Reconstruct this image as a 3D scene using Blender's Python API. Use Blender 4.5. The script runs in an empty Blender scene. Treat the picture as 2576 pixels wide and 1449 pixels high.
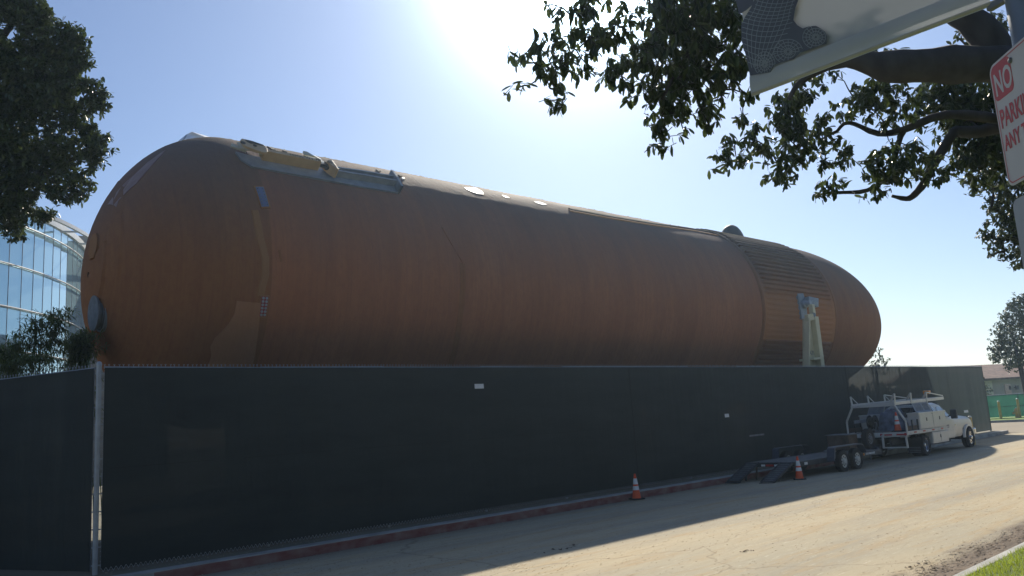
import bpy, bmesh, math, random
import numpy as np
from mathutils import Vector, Matrix
random.seed(7); rng = np.random.default_rng(7)
S = bpy.context.scene
W0, H0, FPX, PITCH, ROLL, EYE = 2576.0, 1449.0, 2024.37, .1659, -.0642, 2.1776
# ---------------------------------------------------------------- camera
fw = np.array([0, math.cos(PITCH), math.sin(PITCH)]); up0 = np.array([0, -math.sin(PITCH), math.cos(PITCH)])
rt = math.cos(ROLL)*np.array([1., 0, 0]) + math.sin(ROLL)*up0
up = -math.sin(ROLL)*np.array([1., 0, 0]) + math.cos(ROLL)*up0
cd = bpy.data.cameras.new('camera'); cam = bpy.data.objects.new('camera', cd); S.collection.objects.link(cam)
cd.sensor_width = 36; cd.lens = FPX/W0*36; cd.clip_end = 3000; cd.clip_start = .05
M = Matrix(((rt[0], up[0], -fw[0], 0), (rt[1], up[1], -fw[1], 0), (rt[2], up[2], -fw[2], EYE), (0, 0, 0, 1)))
cam.matrix_world = M
S.camera = cam
# ---------------------------------------------------------------- light
SEL, SAZ = math.radians(33.2), math.radians(6.5)
SUN = Vector((math.sin(SAZ)*math.cos(SEL), math.cos(SAZ)*math.cos(SEL), math.sin(SEL)))
sl = bpy.data.lights.new('sun', 'SUN'); sl.energy = 5.0; sl.angle = math.radians(.5); sl.color = (1, .9, .74)
so = bpy.data.objects.new('sun', sl); S.collection.objects.link(so)
so.rotation_euler = SUN.to_track_quat('Z', 'Y').to_euler()
w = bpy.data.worlds.new('World'); S.world = w; w.use_nodes = True
nt = w.node_tree; bg = nt.nodes['Background']
sky = nt.nodes.new('ShaderNodeTexSky'); sky.sky_type = 'NISHITA'; sky.sun_disc = False
sky.sun_elevation = SEL; sky.sun_rotation = SAZ; sky.air_density = 1.0; sky.dust_density = .3; sky.ozone_density = 2.0
bg.inputs[1].default_value = .074
tc = nt.nodes.new('ShaderNodeTexCoord')
dt = nt.nodes.new('ShaderNodeVectorMath'); dt.operation = 'DOT_PRODUCT'; dt.inputs[1].default_value = SUN
nt.links.new(tc.outputs['Generated'], dt.inputs[0])
def wm(op, a, b=None):
    n = nt.nodes.new('ShaderNodeMath'); n.operation = op
    for i, v in enumerate((a, b)):
        if v is None: continue
        if isinstance(v, (int, float)): n.inputs[i].default_value = v
        else: nt.links.new(v, n.inputs[i])
    return n.outputs[0]
d0 = wm('MAXIMUM', dt.outputs['Value'], 0.0)
g = wm('ADD', wm('MULTIPLY', wm('POWER', d0, 260.), 140.), wm('ADD', wm('MULTIPLY', wm('POWER', d0, 100.), 16.), wm('MULTIPLY', wm('POWER', d0, 16.), 1.8)))
vs = nt.nodes.new('ShaderNodeVectorMath'); vs.operation = 'SCALE'; vs.inputs[0].default_value = (.72, .93, 1.1)
nt.links.new(g, vs.inputs['Scale'])
va = nt.nodes.new('ShaderNodeVectorMath'); va.operation = 'ADD'
sk = nt.nodes.new('ShaderNodeVectorMath'); sk.operation = 'MULTIPLY'; sk.inputs[1].default_value = (1.0, 1.0, 1.1)
nt.links.new(sky.outputs[0], sk.inputs[0]); nt.links.new(sk.outputs[0], va.inputs[0]); nt.links.new(vs.outputs[0], va.inputs[1]); nt.links.new(va.outputs[0], bg.inputs[0])
S.view_settings.view_transform = 'Standard'; S.view_settings.look = 'None'
S.view_settings.exposure = .4; S.view_settings.gamma = 1
S.render.engine = 'CYCLES'
# ---------------------------------------------------------------- helpers: placing
O = np.array([0, 0, EYE])
def ray(x, y): return fw*1.0 + rt*((x-W0/2)/FPX) + up*((H0/2-y)/FPX)
def PD(x, y, d): return O + ray(x, y)*d
def PZ(x, y, z): r = ray(x, y); return O + r*(z-EYE)/r[2]
FA = .8211
u = np.array([math.sin(FA), math.cos(FA), 0]); wv = np.array([math.cos(FA), -math.sin(FA), 0]); CN = np.array([-7.704, 14.8214, 0])
def F(s, t, z=0): return CN + u*s + wv*t + np.array([0, 0, z])
RZ = math.pi/2-FA
def ST(P): d = np.asarray(P)-CN; return float(d@u), float(d@wv)
def ZR(s, t):
    z = -.20+.03*(min(max(t, .8), 5)-.8)
    if t > 8: z -= .022*(min(t, 12)-8)
    k = min(max((s-42)/8, 0), 1)
    return z*(1-k)-.15*k
# ---------------------------------------------------------------- helpers: mesh
class MB:
    def __init__(s): s.v = []; s.f = []
    def add(s, vs, fs): n = len(s.v); s.v += [tuple(map(float, p)) for p in vs]; s.f += [tuple(i+n for i in f) for f in fs]; return s
    def box(s, a, b):
        (x0, y0, z0), (x1, y1, z1) = a, b
        return s.add([(x0,y0,z0),(x1,y0,z0),(x1,y1,z0),(x0,y1,z0),(x0,y0,z1),(x1,y0,z1),(x1,y1,z1),(x0,y1,z1)],
                     [(0,3,2,1),(4,5,6,7),(0,1,5,4),(1,2,6,5),(2,3,7,6),(3,0,4,7)])
    def bar(s, a, b, w, h, upv=(0, 0, 1)):
        a = Vector(a); b = Vector(b); d = (b-a).normalized(); upv = Vector(upv)
        if abs(d.dot(upv)) > .98: upv = Vector((1, 0, 0))
        r = d.cross(upv).normalized()*w/2; q = r.cross(d).normalized()*h/2
        P = [a-r-q, a+r-q, a+r+q, a-r+q, b-r-q, b+r-q, b+r+q, b-r+q]
        return s.add(P, [(0,3,2,1),(4,5,6,7),(0,1,5,4),(1,2,6,5),(2,3,7,6),(3,0,4,7)])
    def tube(s, pts, rad, n=8, cap=True):
        pts = [Vector(p) for p in pts]; k = len(pts)
        if not hasattr(rad, '__len__'): rad = [rad]*k
        V = []; x = None
        for i, p in enumerate(pts):
            d = (pts[min(i+1, k-1)]-pts[max(i-1, 0)]).normalized()
            if x is None: x = d.orthogonal().normalized()
            else:
                x = (x-d*x.dot(d)); x = x.normalized() if x.length > 1e-6 else d.orthogonal().normalized()
            y = d.cross(x)
            for j in range(n):
                a = 2*math.pi*j/n; V.append(p+(x*math.cos(a)+y*math.sin(a))*rad[i])
        Fc = [(i*n+j, i*n+(j+1) % n, (i+1)*n+(j+1) % n, (i+1)*n+j) for i in range(k-1) for j in range(n)]
        if cap: Fc += [tuple(range(n-1, -1, -1)), tuple((k-1)*n+j for j in range(n))]
        return s.add(V, Fc)
    def lathe(s, prof, c, ax, n=24, closed=False):
        c = Vector(c); ax = Vector(ax).normalized(); x = ax.orthogonal().normalized(); y = ax.cross(x); V = []
        for (r, h) in prof:
            for j in range(n):
                a = 2*math.pi*j/n; V.append(c+ax*h+(x*math.cos(a)+y*math.sin(a))*r)
        k = len(prof); Fc = [(i*n+j, i*n+(j+1) % n, (i+1)*n+(j+1) % n, (i+1)*n+j) for i in range(k-1) for j in range(n)]
        if closed: Fc += [((k-1)*n+j, (k-1)*n+(j+1) % n, (j+1) % n, j) for j in range(n)]
        else: Fc += [tuple(range(n-1, -1, -1)), tuple((k-1)*n+j for j in range(n))]
        return s.add(V, Fc)
    def prism(s, poly, off):
        off = Vector(off); n = len(poly); P = [Vector(p) for p in poly]
        return s.add(P+[p+off for p in P], [tuple(range(n-1, -1, -1)), tuple(range(n, 2*n))]+[(i, (i+1) % n, n+(i+1) % n, n+i) for i in range(n)])
    def grid(s, fn, nu, nv):
        V = [fn(i/nu, j/nv) for i in range(nu+1) for j in range(nv+1)]
        return s.add(V, [(i*(nv+1)+j, (i+1)*(nv+1)+j, (i+1)*(nv+1)+j+1, i*(nv+1)+j+1) for i in range(nu) for j in range(nv)])
    def build(s, name, mat, parent=None, smooth=False, bevel=0, fix=True):
        me = bpy.data.meshes.new(name); me.from_pydata(s.v, [], s.f)
        if fix:
            bm = bmesh.new(); bm.from_mesh(me); bmesh.ops.recalc_face_normals(bm, faces=bm.faces[:]); bm.to_mesh(me); bm.free()
        me.materials.append(mat)
        if smooth: me.shade_smooth()
        o = bpy.data.objects.new(name, me); S.collection.objects.link(o)
        if parent is not None: o.parent = parent
        if bevel:
            m = o.modifiers.new('b', 'BEVEL'); m.width = bevel; m.segments = 2; m.limit_method = 'ANGLE'; m.angle_limit = .6
        if smooth == 2:
            m = o.modifiers.new('e', 'EDGE_SPLIT'); m.split_angle = .6
        return o
def tag(o, label=None, cat=None, group=None, kind=None):
    if label: o['label'] = label
    if cat: o['category'] = cat
    if group: o['group'] = group
    if kind: o['kind'] = kind
    return o
def empty(name, loc, rz=0):
    o = bpy.data.objects.new(name, None); S.collection.objects.link(o); o.location = tuple(loc); o.rotation_euler = (0, 0, rz)
    o.empty_display_size = .2; return o
def kids(o): return [c for c in S.collection.objects if c.parent == o]
def copy_tree(o, parent=None):
    c = o.copy(); S.collection.objects.link(c); c.parent = parent
    for k in kids(o): copy_tree(k, c)
    return c
# ---------------------------------------------------------------- helpers: materials
def mat(name, col, rough=.6, metal=0, var=.12, vs=3., bump=0, bs=20., stretch=(1, 1, 1), spec=.5, col2=None, coord='Object', trans=0, coat=0, sheen=0, detail=6):
    m = bpy.data.materials.new(name); m.use_nodes = True; t = m.node_tree; b = t.nodes['Principled BSDF']
    b.inputs['Roughness'].default_value = rough; b.inputs['Metallic'].default_value = metal; b.inputs['Specular IOR Level'].default_value = spec
    b.inputs['Coat Weight'].default_value = coat; b.inputs['Sheen Weight'].default_value = sheen
    tcn = t.nodes.new('ShaderNodeTexCoord'); mp = t.nodes.new('ShaderNodeMapping'); mp.inputs['Scale'].default_value = stretch
    t.links.new(tcn.outputs[coord], mp.inputs[0])
    nz = t.nodes.new('ShaderNodeTexNoise'); nz.inputs['Scale'].default_value = vs; nz.inputs['Detail'].default_value = detail
    t.links.new(mp.outputs[0], nz.inputs['Vector'])
    rp = t.nodes.new('ShaderNodeValToRGB'); rp.color_ramp.elements[0].position = .3; rp.color_ramp.elements[1].position = .7
    c2 = col2 or tuple(c*(1+var) for c in col); c1 = col if col2 else tuple(c*(1-var) for c in col)
    rp.color_ramp.elements[0].color = (*c1, 1); rp.color_ramp.elements[1].color = (*c2, 1)
    t.links.new(nz.outputs[0], rp.inputs[0]); t.links.new(rp.outputs[0], b.inputs['Base Color'])
    m['n'] = 1
    if bump:
        n2 = t.nodes.new('ShaderNodeTexNoise'); n2.inputs['Scale'].default_value = bs; n2.inputs['Detail'].default_value = 5
        t.links.new(mp.outputs[0], n2.inputs['Vector']); bp = t.nodes.new('ShaderNodeBump'); bp.inputs['Strength'].default_value = bump; bp.inputs['Distance'].default_value = .02
        t.links.new(n2.outputs[0], bp.inputs['Height']); t.links.new(bp.outputs[0], b.inputs['Normal'])
    if trans:
        tr = t.nodes.new('ShaderNodeBsdfTranslucent'); mx = t.nodes.new('ShaderNodeMixShader'); mx.inputs[0].default_value = trans
        t.links.new(rp.outputs[0], tr.inputs[0]); t.links.new(b.outputs[0], mx.inputs[1]); t.links.new(tr.outputs[0], mx.inputs[2])
        t.links.new(mx.outputs[0], t.nodes['Material Output'].inputs[0])
    return m
def node(t, kind, **kw):
    n = t.nodes.new(kind)
    for k, v in kw.items():
        if k.startswith('i_'): n.inputs[int(k[2:]) if k[2:].isdigit() else k[2:]].default_value = v
        else: setattr(n, k, v)
    return n
MT = {}
MT['galv'] = mat('galvanised', (.34, .37, .40), .5, .5, .15, 6, .05)
MT['dgalv'] = mat('dull_steel', (.2, .21, .23), .6, .4, .2, 6)
MT['white'] = mat('white_paint', (.60, .60, .57), .35, 0, .06, 3, coat=.2)
MT['offwhite'] = mat('weathered_white', (.6, .6, .57), .5, 0, .15, 5)
MT['black'] = mat('rubber', (.018, .018, .019), .8, 0, .3, 8)
MT['dark'] = mat('dark_frame', (.035, .04, .05), .55, 0, .3, 5)
MT['chrome'] = mat('chrome', (.7, .7, .72), .18, 1, .05, 4)
MT['orange'] = mat('cone_orange', (.8, .1, .02), .5, 0, .12, 6)
MT['refl'] = mat('reflective_white', (.75, .76, .78), .4, 0, .05, 6)
MT['red'] = mat('red_lens', (.45, .02, .02), .3, 0, .1, 6)
MT['glassd'] = mat('vehicle_glass', (.02, .025, .03), .04, 0, .05, 2, spec=1.2, coat=1)
MT['amber'] = mat('amber_lens', (.75, .28, .02), .3, 0, .1, 6)
MT['wood'] = mat('grey_planks', (.16, .15, .14), .8, 0, .35, 3, .2, 30, (1, 12, 1))
MT['rust'] = mat('brown_steel', (.10, .07, .05), .75, 0, .4, 4, .1)
MT['cream'] = mat('cream_paint', (.62, .56, .36), .5, 0, .1, 2, .05)
MT['tan'] = mat('tan_paint', (.50, .35, .20), .5, 0, .1, 3, .05)
MT['tanlight'] = mat('tan_grey_paint', (.42, .40, .30), .5, 0, .1, 3, .05)
MT['yellow'] = mat('yellow_paint', (.50, .37, .13), .6, 0, .2, 4, .1)
MT['bark'] = mat('bark', (.05, .045, .046), .9, 0, .4, 5, .5, 18, (1, 1, .4))
MT['ink'] = mat('ink', (.06, .05, .04), .7, 0, .1, 4)
def leafmat(name, c1, c2, rough=.35, tr=.25):
    m = bpy.data.materials.new(name); m.use_nodes = True; t = m.node_tree; b = t.nodes['Principled BSDF']; b.inputs['Roughness'].default_value = rough
    gi = node(t, 'ShaderNodeNewGeometry'); rp = node(t, 'ShaderNodeValToRGB')
    rp.color_ramp.elements[0].color = (*c1, 1); rp.color_ramp.elements[1].color = (*c2, 1)
    t.links.new(gi.outputs['Random Per Island'], rp.inputs[0]); t.links.new(rp.outputs[0], b.inputs['Base Color'])
    trn = node(t, 'ShaderNodeBsdfTranslucent'); hs = node(t, 'ShaderNodeHueSaturation'); hs.inputs['Value'].default_value = 1.8; hs.inputs['Hue'].default_value = .47
    t.links.new(rp.outputs[0], hs.inputs['Color']); t.links.new(hs.outputs[0], trn.inputs[0])
    mx = node(t, 'ShaderNodeMixShader'); mx.inputs[0].default_value = tr
    t.links.new(b.outputs[0], mx.inputs[1]); t.links.new(trn.outputs[0], mx.inputs[2]); t.links.new(mx.outputs[0], t.nodes['Material Output'].inputs[0])
    return m
MT['leaf'] = leafmat('fig_leaf', (.014, .032, .012), (.065, .10, .03), .3, .22)
MT['leaf2'] = leafmat('far_leaf', (.03, .05, .025), (.07, .10, .04), .5, .2)
MT['bamboo'] = leafmat('bamboo_leaf', (.03, .065, .018), (.10, .16, .035), .45, .4)
# ================================================================ GROUND
m = mat('road_sand', (.36, .31, .22), .9, 0, .1, .6, .5, 9)
t = m.node_tree; b = t.nodes['Principled BSDF']; MT['road'] = m
def road_nodes(m, base1, base2, straw):
    t = m.node_tree; b = t.nodes['Principled BSDF']; tcn = node(t, 'ShaderNodeTexCoord')
    def N(scale, st, detail=6, rough=.6, rot=0):
        mp = node(t, 'ShaderNodeMapping'); mp.inputs['Scale'].default_value = st; mp.inputs['Rotation'].default_value = (0, 0, rot)
        t.links.new(tcn.outputs['Object'], mp.inputs[0]); n = node(t, 'ShaderNodeTexNoise'); n.inputs['Scale'].default_value = scale; n.inputs['Detail'].default_value = detail; n.inputs['Roughness'].default_value = rough
        t.links.new(mp.outputs[0], n.inputs['Vector']); return n.outputs[0]
    def R(x, p0, p1, c0=(0, 0, 0), c1=(1, 1, 1)):
        r = node(t, 'ShaderNodeValToRGB'); r.color_ramp.elements[0].position = p0; r.color_ramp.elements[1].position = p1
        r.color_ramp.elements[0].color = (*c0, 1); r.color_ramp.elements[1].color = (*c1, 1); t.links.new(x, r.inputs[0]); return r.outputs[0]
    def MX(a, b_, f, mode='MIX'):
        x = node(t, 'ShaderNodeMix'); x.data_type = 'RGBA'; x.blend_type = mode
        for i, v in ((0, f), (6, a), (7, b_)):
            if isinstance(v, (int, float)): x.inputs[i].default_value = v
            elif isinstance(v, tuple): x.inputs[i].default_value = (*v, 1)
            else: t.links.new(v, x.inputs[i])
        return x.outputs[2]
    c = MX(base1, base2, R(N(.35, (.35, 1.3, 1)), .38, .62))
    c = MX(c, (.27, .25, .205), MX((0, 0, 0), R(N(.6, (.07, 1.1, 1), 7, .7), .47, .66), .7))
    c = MX(c, straw, R(N(1.1, (.3, 2.2, 1), 8, .75), .5, .72))
    c = MX(c, (.62, .57, .44), R(N(14, (.25, 1.6, 1), 8, .8, .25), .57, .70))
    c = MX(c, (.30, .24, .15), MX((0, 0, 0), R(N(9, (.2, 1.4, 1), 9, .85, .1), .52, .66), .6))
    c = MX(c, (.15, .12, .08), MX((0, 0, 0), R(N(22, (.22, 1.5, 1), 6, .7, -.15), .66, .74), R(N(.7, (.5, 1, 1)), .45, .7)))
    c = MX(c, (.16, .13, .10), R(N(60, (1, 1, 1), 4, .8), .70, .8))
    sp = node(t, 'ShaderNodeSeparateXYZ'); t.links.new(tcn.outputs['Object'], sp.inputs[0]); ad = node(t, 'ShaderNodeMath', operation='MULTIPLY_ADD'); ad.inputs[1].default_value = -1.4
    t.links.new(N(1.1, (.5, 1, 1), 7, .7), ad.inputs[0]); t.links.new(sp.outputs['Y'], ad.inputs[2]); mr = node(t, 'ShaderNodeMapRange'); mr.inputs['From Min'].default_value = -11.75; mr.inputs['From Max'].default_value = -12.15
    t.links.new(ad.outputs[0], mr.inputs['Value']); soil = MX((.19, .145, .105), (.085, .065, .05), R(N(3.5, (.35, 2.2, 1), 9, .8), .42, .62)); c = MX(c, soil, mr.outputs[0])
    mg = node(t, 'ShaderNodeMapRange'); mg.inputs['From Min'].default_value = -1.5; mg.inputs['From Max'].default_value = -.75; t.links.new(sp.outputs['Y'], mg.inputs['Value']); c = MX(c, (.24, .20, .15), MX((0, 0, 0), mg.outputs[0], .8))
    # hairline cracks
    vo = node(t, 'ShaderNodeTexVoronoi', feature='DISTANCE_TO_EDGE'); vo.inputs['Scale'].default_value = .16
    mpc = node(t, 'ShaderNodeMapping'); mpc.inputs['Scale'].default_value = (.7, 1.3, 1); nw = node(t, 'ShaderNodeTexNoise'); nw.inputs['Scale'].default_value = 1.5; nw.inputs['Detail'].default_value = 5
    t.links.new(tcn.outputs['Object'], nw.inputs['Vector']); vadd = node(t, 'ShaderNodeVectorMath', operation='MULTIPLY_ADD'); vadd.inputs[1].default_value = (.7, .7, 0)
    t.links.new(nw.outputs['Color'], vadd.inputs[0]); t.links.new(tcn.outputs['Object'], vadd.inputs[2]); t.links.new(vadd.outputs[0], mpc.inputs[0]); t.links.new(mpc.outputs[0], vo.inputs['Vector'])
    ck = R(vo.outputs['Distance'], .0004, .0022, (1, 1, 1), (0, 0, 0))
    c = MX(c, (.17, .14, .09), MX((0, 0, 0), ck, .5))
    t.links.new(c, b.inputs['Base Color'])
    bp = node(t, 'ShaderNodeBump'); bp.inputs['Strength'].default_value = .5; bp.inputs['Distance'].default_value = .012
    t.links.new(N(16, (.5, 1.4, 1), 10, .75), bp.inputs['Height']); t.links.new(bp.outputs[0], b.inputs['Normal'])
    b.inputs['Roughness'].default_value = .92; b.inputs['Specular IOR Level'].default_value = .25
road_nodes(m, (.46, .385, .255), (.38, .34, .25), (.42, .30, .155))
MT['soil'] = mat('soil', (.17, .125, .09), .95, 0, .4, 2.5, .9, 12, (.3, 2, 1), spec=.1)
MT['lot'] = mat('lot_ground', (.15, .14, .10), .9, 0, .25, .3, .3, 8)
MT['kerbc'] = mat('kerb_concrete', (.33, .33, .31), .85, 0, .3, 4, .4, 20, (.4, 1, 1))
MT['kerbr'] = mat('kerb_red', (.27, .17, .145), .85, 0, .5, 6, .4, 20, (.5, 1, 1), col2=(.20, .055, .05))
MT['grass'] = mat('lawn', (.12, .18, .03), .8, 0, .35, 5, .6, 40, trans=.25)
g = MB().add([(-410, -410, -.32), (410, -410, -.32), (410, 410, -.32), (-410, 410, -.32)], [(0, 1, 2, 3)]).build('ground', MT['lot']); tag(g, kind='structure')
e0 = lambda name: None
def local(obj):  # road-frame object transform
    obj.location = tuple(CN); obj.rotation_euler = (0, 0, RZ); return obj
# local road frame: X = s, Y = -t
def sgrid(s0, s1, t0, t1, ns, ntt, zf): return MB().grid(lambda a, b_: (s0+(s1-s0)*a, -(t0+(t1-t0)*b_), zf(s0+(s1-s0)*a, t0+(t1-t0)*b_)), ns, ntt)
rd = sgrid(-40, 47.8, .8, 11.9, 60, 16, ZR)
rd.grid(lambda a, b_: (47.8+17*a, 70-130*b_, -.15), 6, 12)
tag(local(rd.build('road', MT['road'], smooth=True, fix=False)), kind='structure')
yd = MB().grid(lambda a, b_: (-60+107.4*a, 60*b_-.45, -.002), 4, 4)
tag(local(yd.build('yard_ground', MT['lot'], fix=False)), kind='structure')
kb = MB().box((-40, -.78, -.5), (47.4, -.45, .0))
ko = local(kb.build('kerb', MT['kerbc'], bevel=.02)); tag(ko, kind='structure')
kr = MB()
kr.grid(lambda a, b_: (.75+26.85*a, -.784-.004*math.sin(a*300)*0, -.21+.19*b_), 60, 2)
kro = kr.build('painted_face', MT['kerbr'], ko)
kt = MB().grid(lambda a, b_: (-40+40.75*a, -.784, -.21+.19*b_), 6, 1).build('bare_face', MT['kerbc'], ko); MB().grid(lambda a, b_: (27.6+19.8*a, -.784, -.21+.19*b_), 6, 1).build('bare_face', MT['kerbc'], ko)
# gutter dust line, leaf litter at the fence foot
lt = MB()
for i in range(1500):
    s = random.uniform(0, 40); tt = random.gauss(.2, .12) if random.random() < .75 else random.gauss(.95, .08)
    if .44 < tt < .8: continue
    z = .008 if tt < .5 else ZR(s, tt)+.006; a = random.uniform(0, 6.3); L = random.uniform(.012, .04)
    dx, dy = math.cos(a)*L, math.sin(a)*L
    lt.add([(s-dx, -tt-dy, z), (s+dy*.4, -tt-dx*.4, z+.006), (s+dx, -tt+dy, z+.012), (s-dy*.4, -tt+dx*.4, z+.004)], [(0, 1, 2, 3)])
tag(local(lt.build('leaf_litter', mat('dry_litter', (.32, .28, .2), .9, 0, .4, 9), fix=False)), 'dry leaf litter along the foot of the fence', 'litter', kind='stuff')
# right verge: soil strip, kerb, lawn
so_ = MB()
ns = 120; V = []
for i in range(ns+1):
    s = -6+26*i/ns; e = 11.25+.18*math.sin(s*1.3)+.12*math.sin(s*3.7)+random.uniform(-.05, .05)+max(0, (9-s))*.02
    if s > 12.5: e += (s-12.5)*.15
    e = min(e, 11.88)
    V += [(s, -e, ZR(s, e)+.004), (s, -(e+11.9)/2, ZR(s, (e+11.9)/2)+.012), (s, -11.9, ZR(s, 11.9)+.02)]
so_.add(V, [(3*i+k, 3*i+k+3, 3*i+k+4, 3*i+k+1) for i in range(ns) for k in range(2)])
kb2 = MB().box((-20, -12.05, -.5), (47, -11.9, -.07)); tag(local(kb2.build('lawn_kerb', MT['kerbc'], bevel=.015)), kind='structure')
lw = MB().grid(lambda a, b_: (-20+67*a, -12.05-30*b_, -.075+.01*math.sin(a*90)), 60, 6); tag(local(lw.build('lawn', MT['grass'], fix=False)), kind='structure')
gb = MB()
for i in range(15000):
    s = random.uniform(4.5, 13); tt = 12.04+abs(random.gauss(0, .8)); a = random.uniform(0, 6.3); hh = random.uniform(.03, .085); q = .004
    lx, ly = random.gauss(0, .02), random.gauss(0, .02); z = -.08
    gb.add([(s-q*math.cos(a), -tt-q*math.sin(a), z), (s+q*math.cos(a), -tt+q*math.sin(a), z), (s+lx, -tt+ly, z+hh)], [(0, 1, 2)])
tag(local(gb.build('grass_blades', leafmat('grass_blade', (.12, .19, .015), (.25, .36, .04), .5, .4), fix=False)), 'short bright green grass beside the road kerb', 'grass', kind='stuff')
# small debris on the road
def debris(x, y, n, sc, col, label, cat):
    P = PZ(x, y, -.1); s0, t0 = ST(P); d = MB()
    for i in range(n):
        s = s0+random.gauss(0, sc); tt = t0+random.gauss(0, sc*.35); a = random.uniform(0, 6.3); L = random.uniform(.015, .05); z = ZR(s, tt)+.006
        c, sn = math.cos(a)*L, math.sin(a)*L
        d.add([(s-c, -tt-sn, z), (s+sn*.3, -tt-c*.3, z+.015), (s+c, -tt+sn, z+.01), (s-sn*.3, -tt+c*.3, z+.003)], [(0, 1, 2, 3)])
    tag(local(d.build('debris', col, fix=False)), label, cat, kind='stuff')
st_r = MB()
for i in range(9000):
    s = 2+34*random.random()**1.6; tt = random.uniform(1.0, 11.4); a = random.gauss(.1, .5); L = random.uniform(.01, .035); z = ZR(s, tt)+.006; c, sn = math.cos(a)*L, math.sin(a)*L
    st_r.add([(s-c, -tt-sn, z), (s+sn*.12, -tt-c*.12, z+.005), (s+c, -tt+sn, z+.004), (s-sn*.12, -tt+c*.12, z)], [(0, 1, 2, 3)])
tag(local(st_r.build('straw_litter', leafmat('straw', (.18, .12, .05), (.62, .52, .34), .8, .1), fix=False)), 'straw bits and wood shavings scattered over the sandy road', 'litter', kind='stuff')
md = mat('dead_leaf', (.07, .045, .03), .9)
debris(1880, 1389, 9, .09, md, 'small clump of dark twigs on the sunlit road', 'debris')
debris(2300, 1418, 14, .25, md, 'scattered dark leaf bits near the lawn kerb', 'debris')
debris(1415, 1386, 16, .25, md, 'dark leaf scraps at the shadow edge on the road', 'debris')
dd = MB()
for i in range(1300):
    s = random.uniform(3, 17); e = 11.3+random.uniform(-.4, .55)*abs(random.random()); tt = min(e+.03*s*random.random(), 11.88); a = random.gauss(0, .35); L = random.uniform(.015, .07); z = ZR(s, tt)+.026
    c, sn = math.cos(a)*L, math.sin(a)*L
    dd.add([(s-c, -tt-sn, z), (s+sn*.15, -tt-c*.15, z+.008), (s+c, -tt+sn, z+.004), (s-sn*.15, -tt+c*.15, z)], [(0, 1, 2, 3)])
tag(local(dd.build('twig_litter', md, fix=False)), 'dark twigs and needles in the dirt beside the lawn kerb', 'litter', kind='stuff')
# ================================================================ TANK
TA, TD, TZ = .8237, 22.8525, 6.748
tu = np.array([math.sin(TA), math.cos(TA), 0]); tn = np.array([-math.cos(TA), math.sin(TA), 0])
TB = tn*TD
tank = empty('fuel_tank', TB, math.pi/2-TA)
tag(tank, 'huge weathered orange-brown cylindrical fuel tank lying behind the fence', 'fuel tank')
R0 = 4.2; SA, LA, SB, LB, SF1, SF2 = 9.1, 3.15, 40.5, 10.0, 32.486, 39.36
def trad(s):
    if s < SA: q = (SA-s)/LA; return R0*math.sqrt(max(0, 1-q*q))
    if s > SB: q = (s-SB)/LB; return R0*math.sqrt(max(0, 1-q*q))
    return R0
def tl(s, a, off=0):
    """tank local: a = angle from the horizontal facing the camera (-Y), up positive"""
    r = trad(s)
    if s < SA-.02 or s > SB+.02:   # offset along normal
        e = .01; dr = (trad(s+e)-trad(s-e))/(2*e); nn = math.hypot(1, dr); s2 = s-off*dr/nn; r += off/nn
        return Vector((s2, -r*math.cos(a), TZ+r*math.sin(a)))
    r += off
    return Vector((s, -r*math.cos(a), TZ+r*math.sin(a)))
def thit(x, y):
    """pixel ray -> (s, angle) on the tank skin"""
    r = ray(x, y); o = O-TB
    k = 10.0; prev = None
    while k < 90:
        p = o+r*k; s = p@tu; yy = p@tn; zz = p[2]-TZ
        f = math.hypot(yy, zz)-(trad(s) if SA-LA <= s <= SB+LB else 0)
        if prev is not None and f < 0:
            a, b_ = k-.05, k
            for _ in range(20):
                m_ = (a+b_)/2; p = o+r*m_; s = p@tu; yy = p@tn; zz = p[2]-TZ
                f = math.hypot(yy, zz)-(trad(s) if SA-LA <= s <= SB+LB else 0)
                if f < 0: b_ = m_
                else: a = m_
            return s, math.atan2(zz, -yy)
        prev = f; k += .05
    return None
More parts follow.
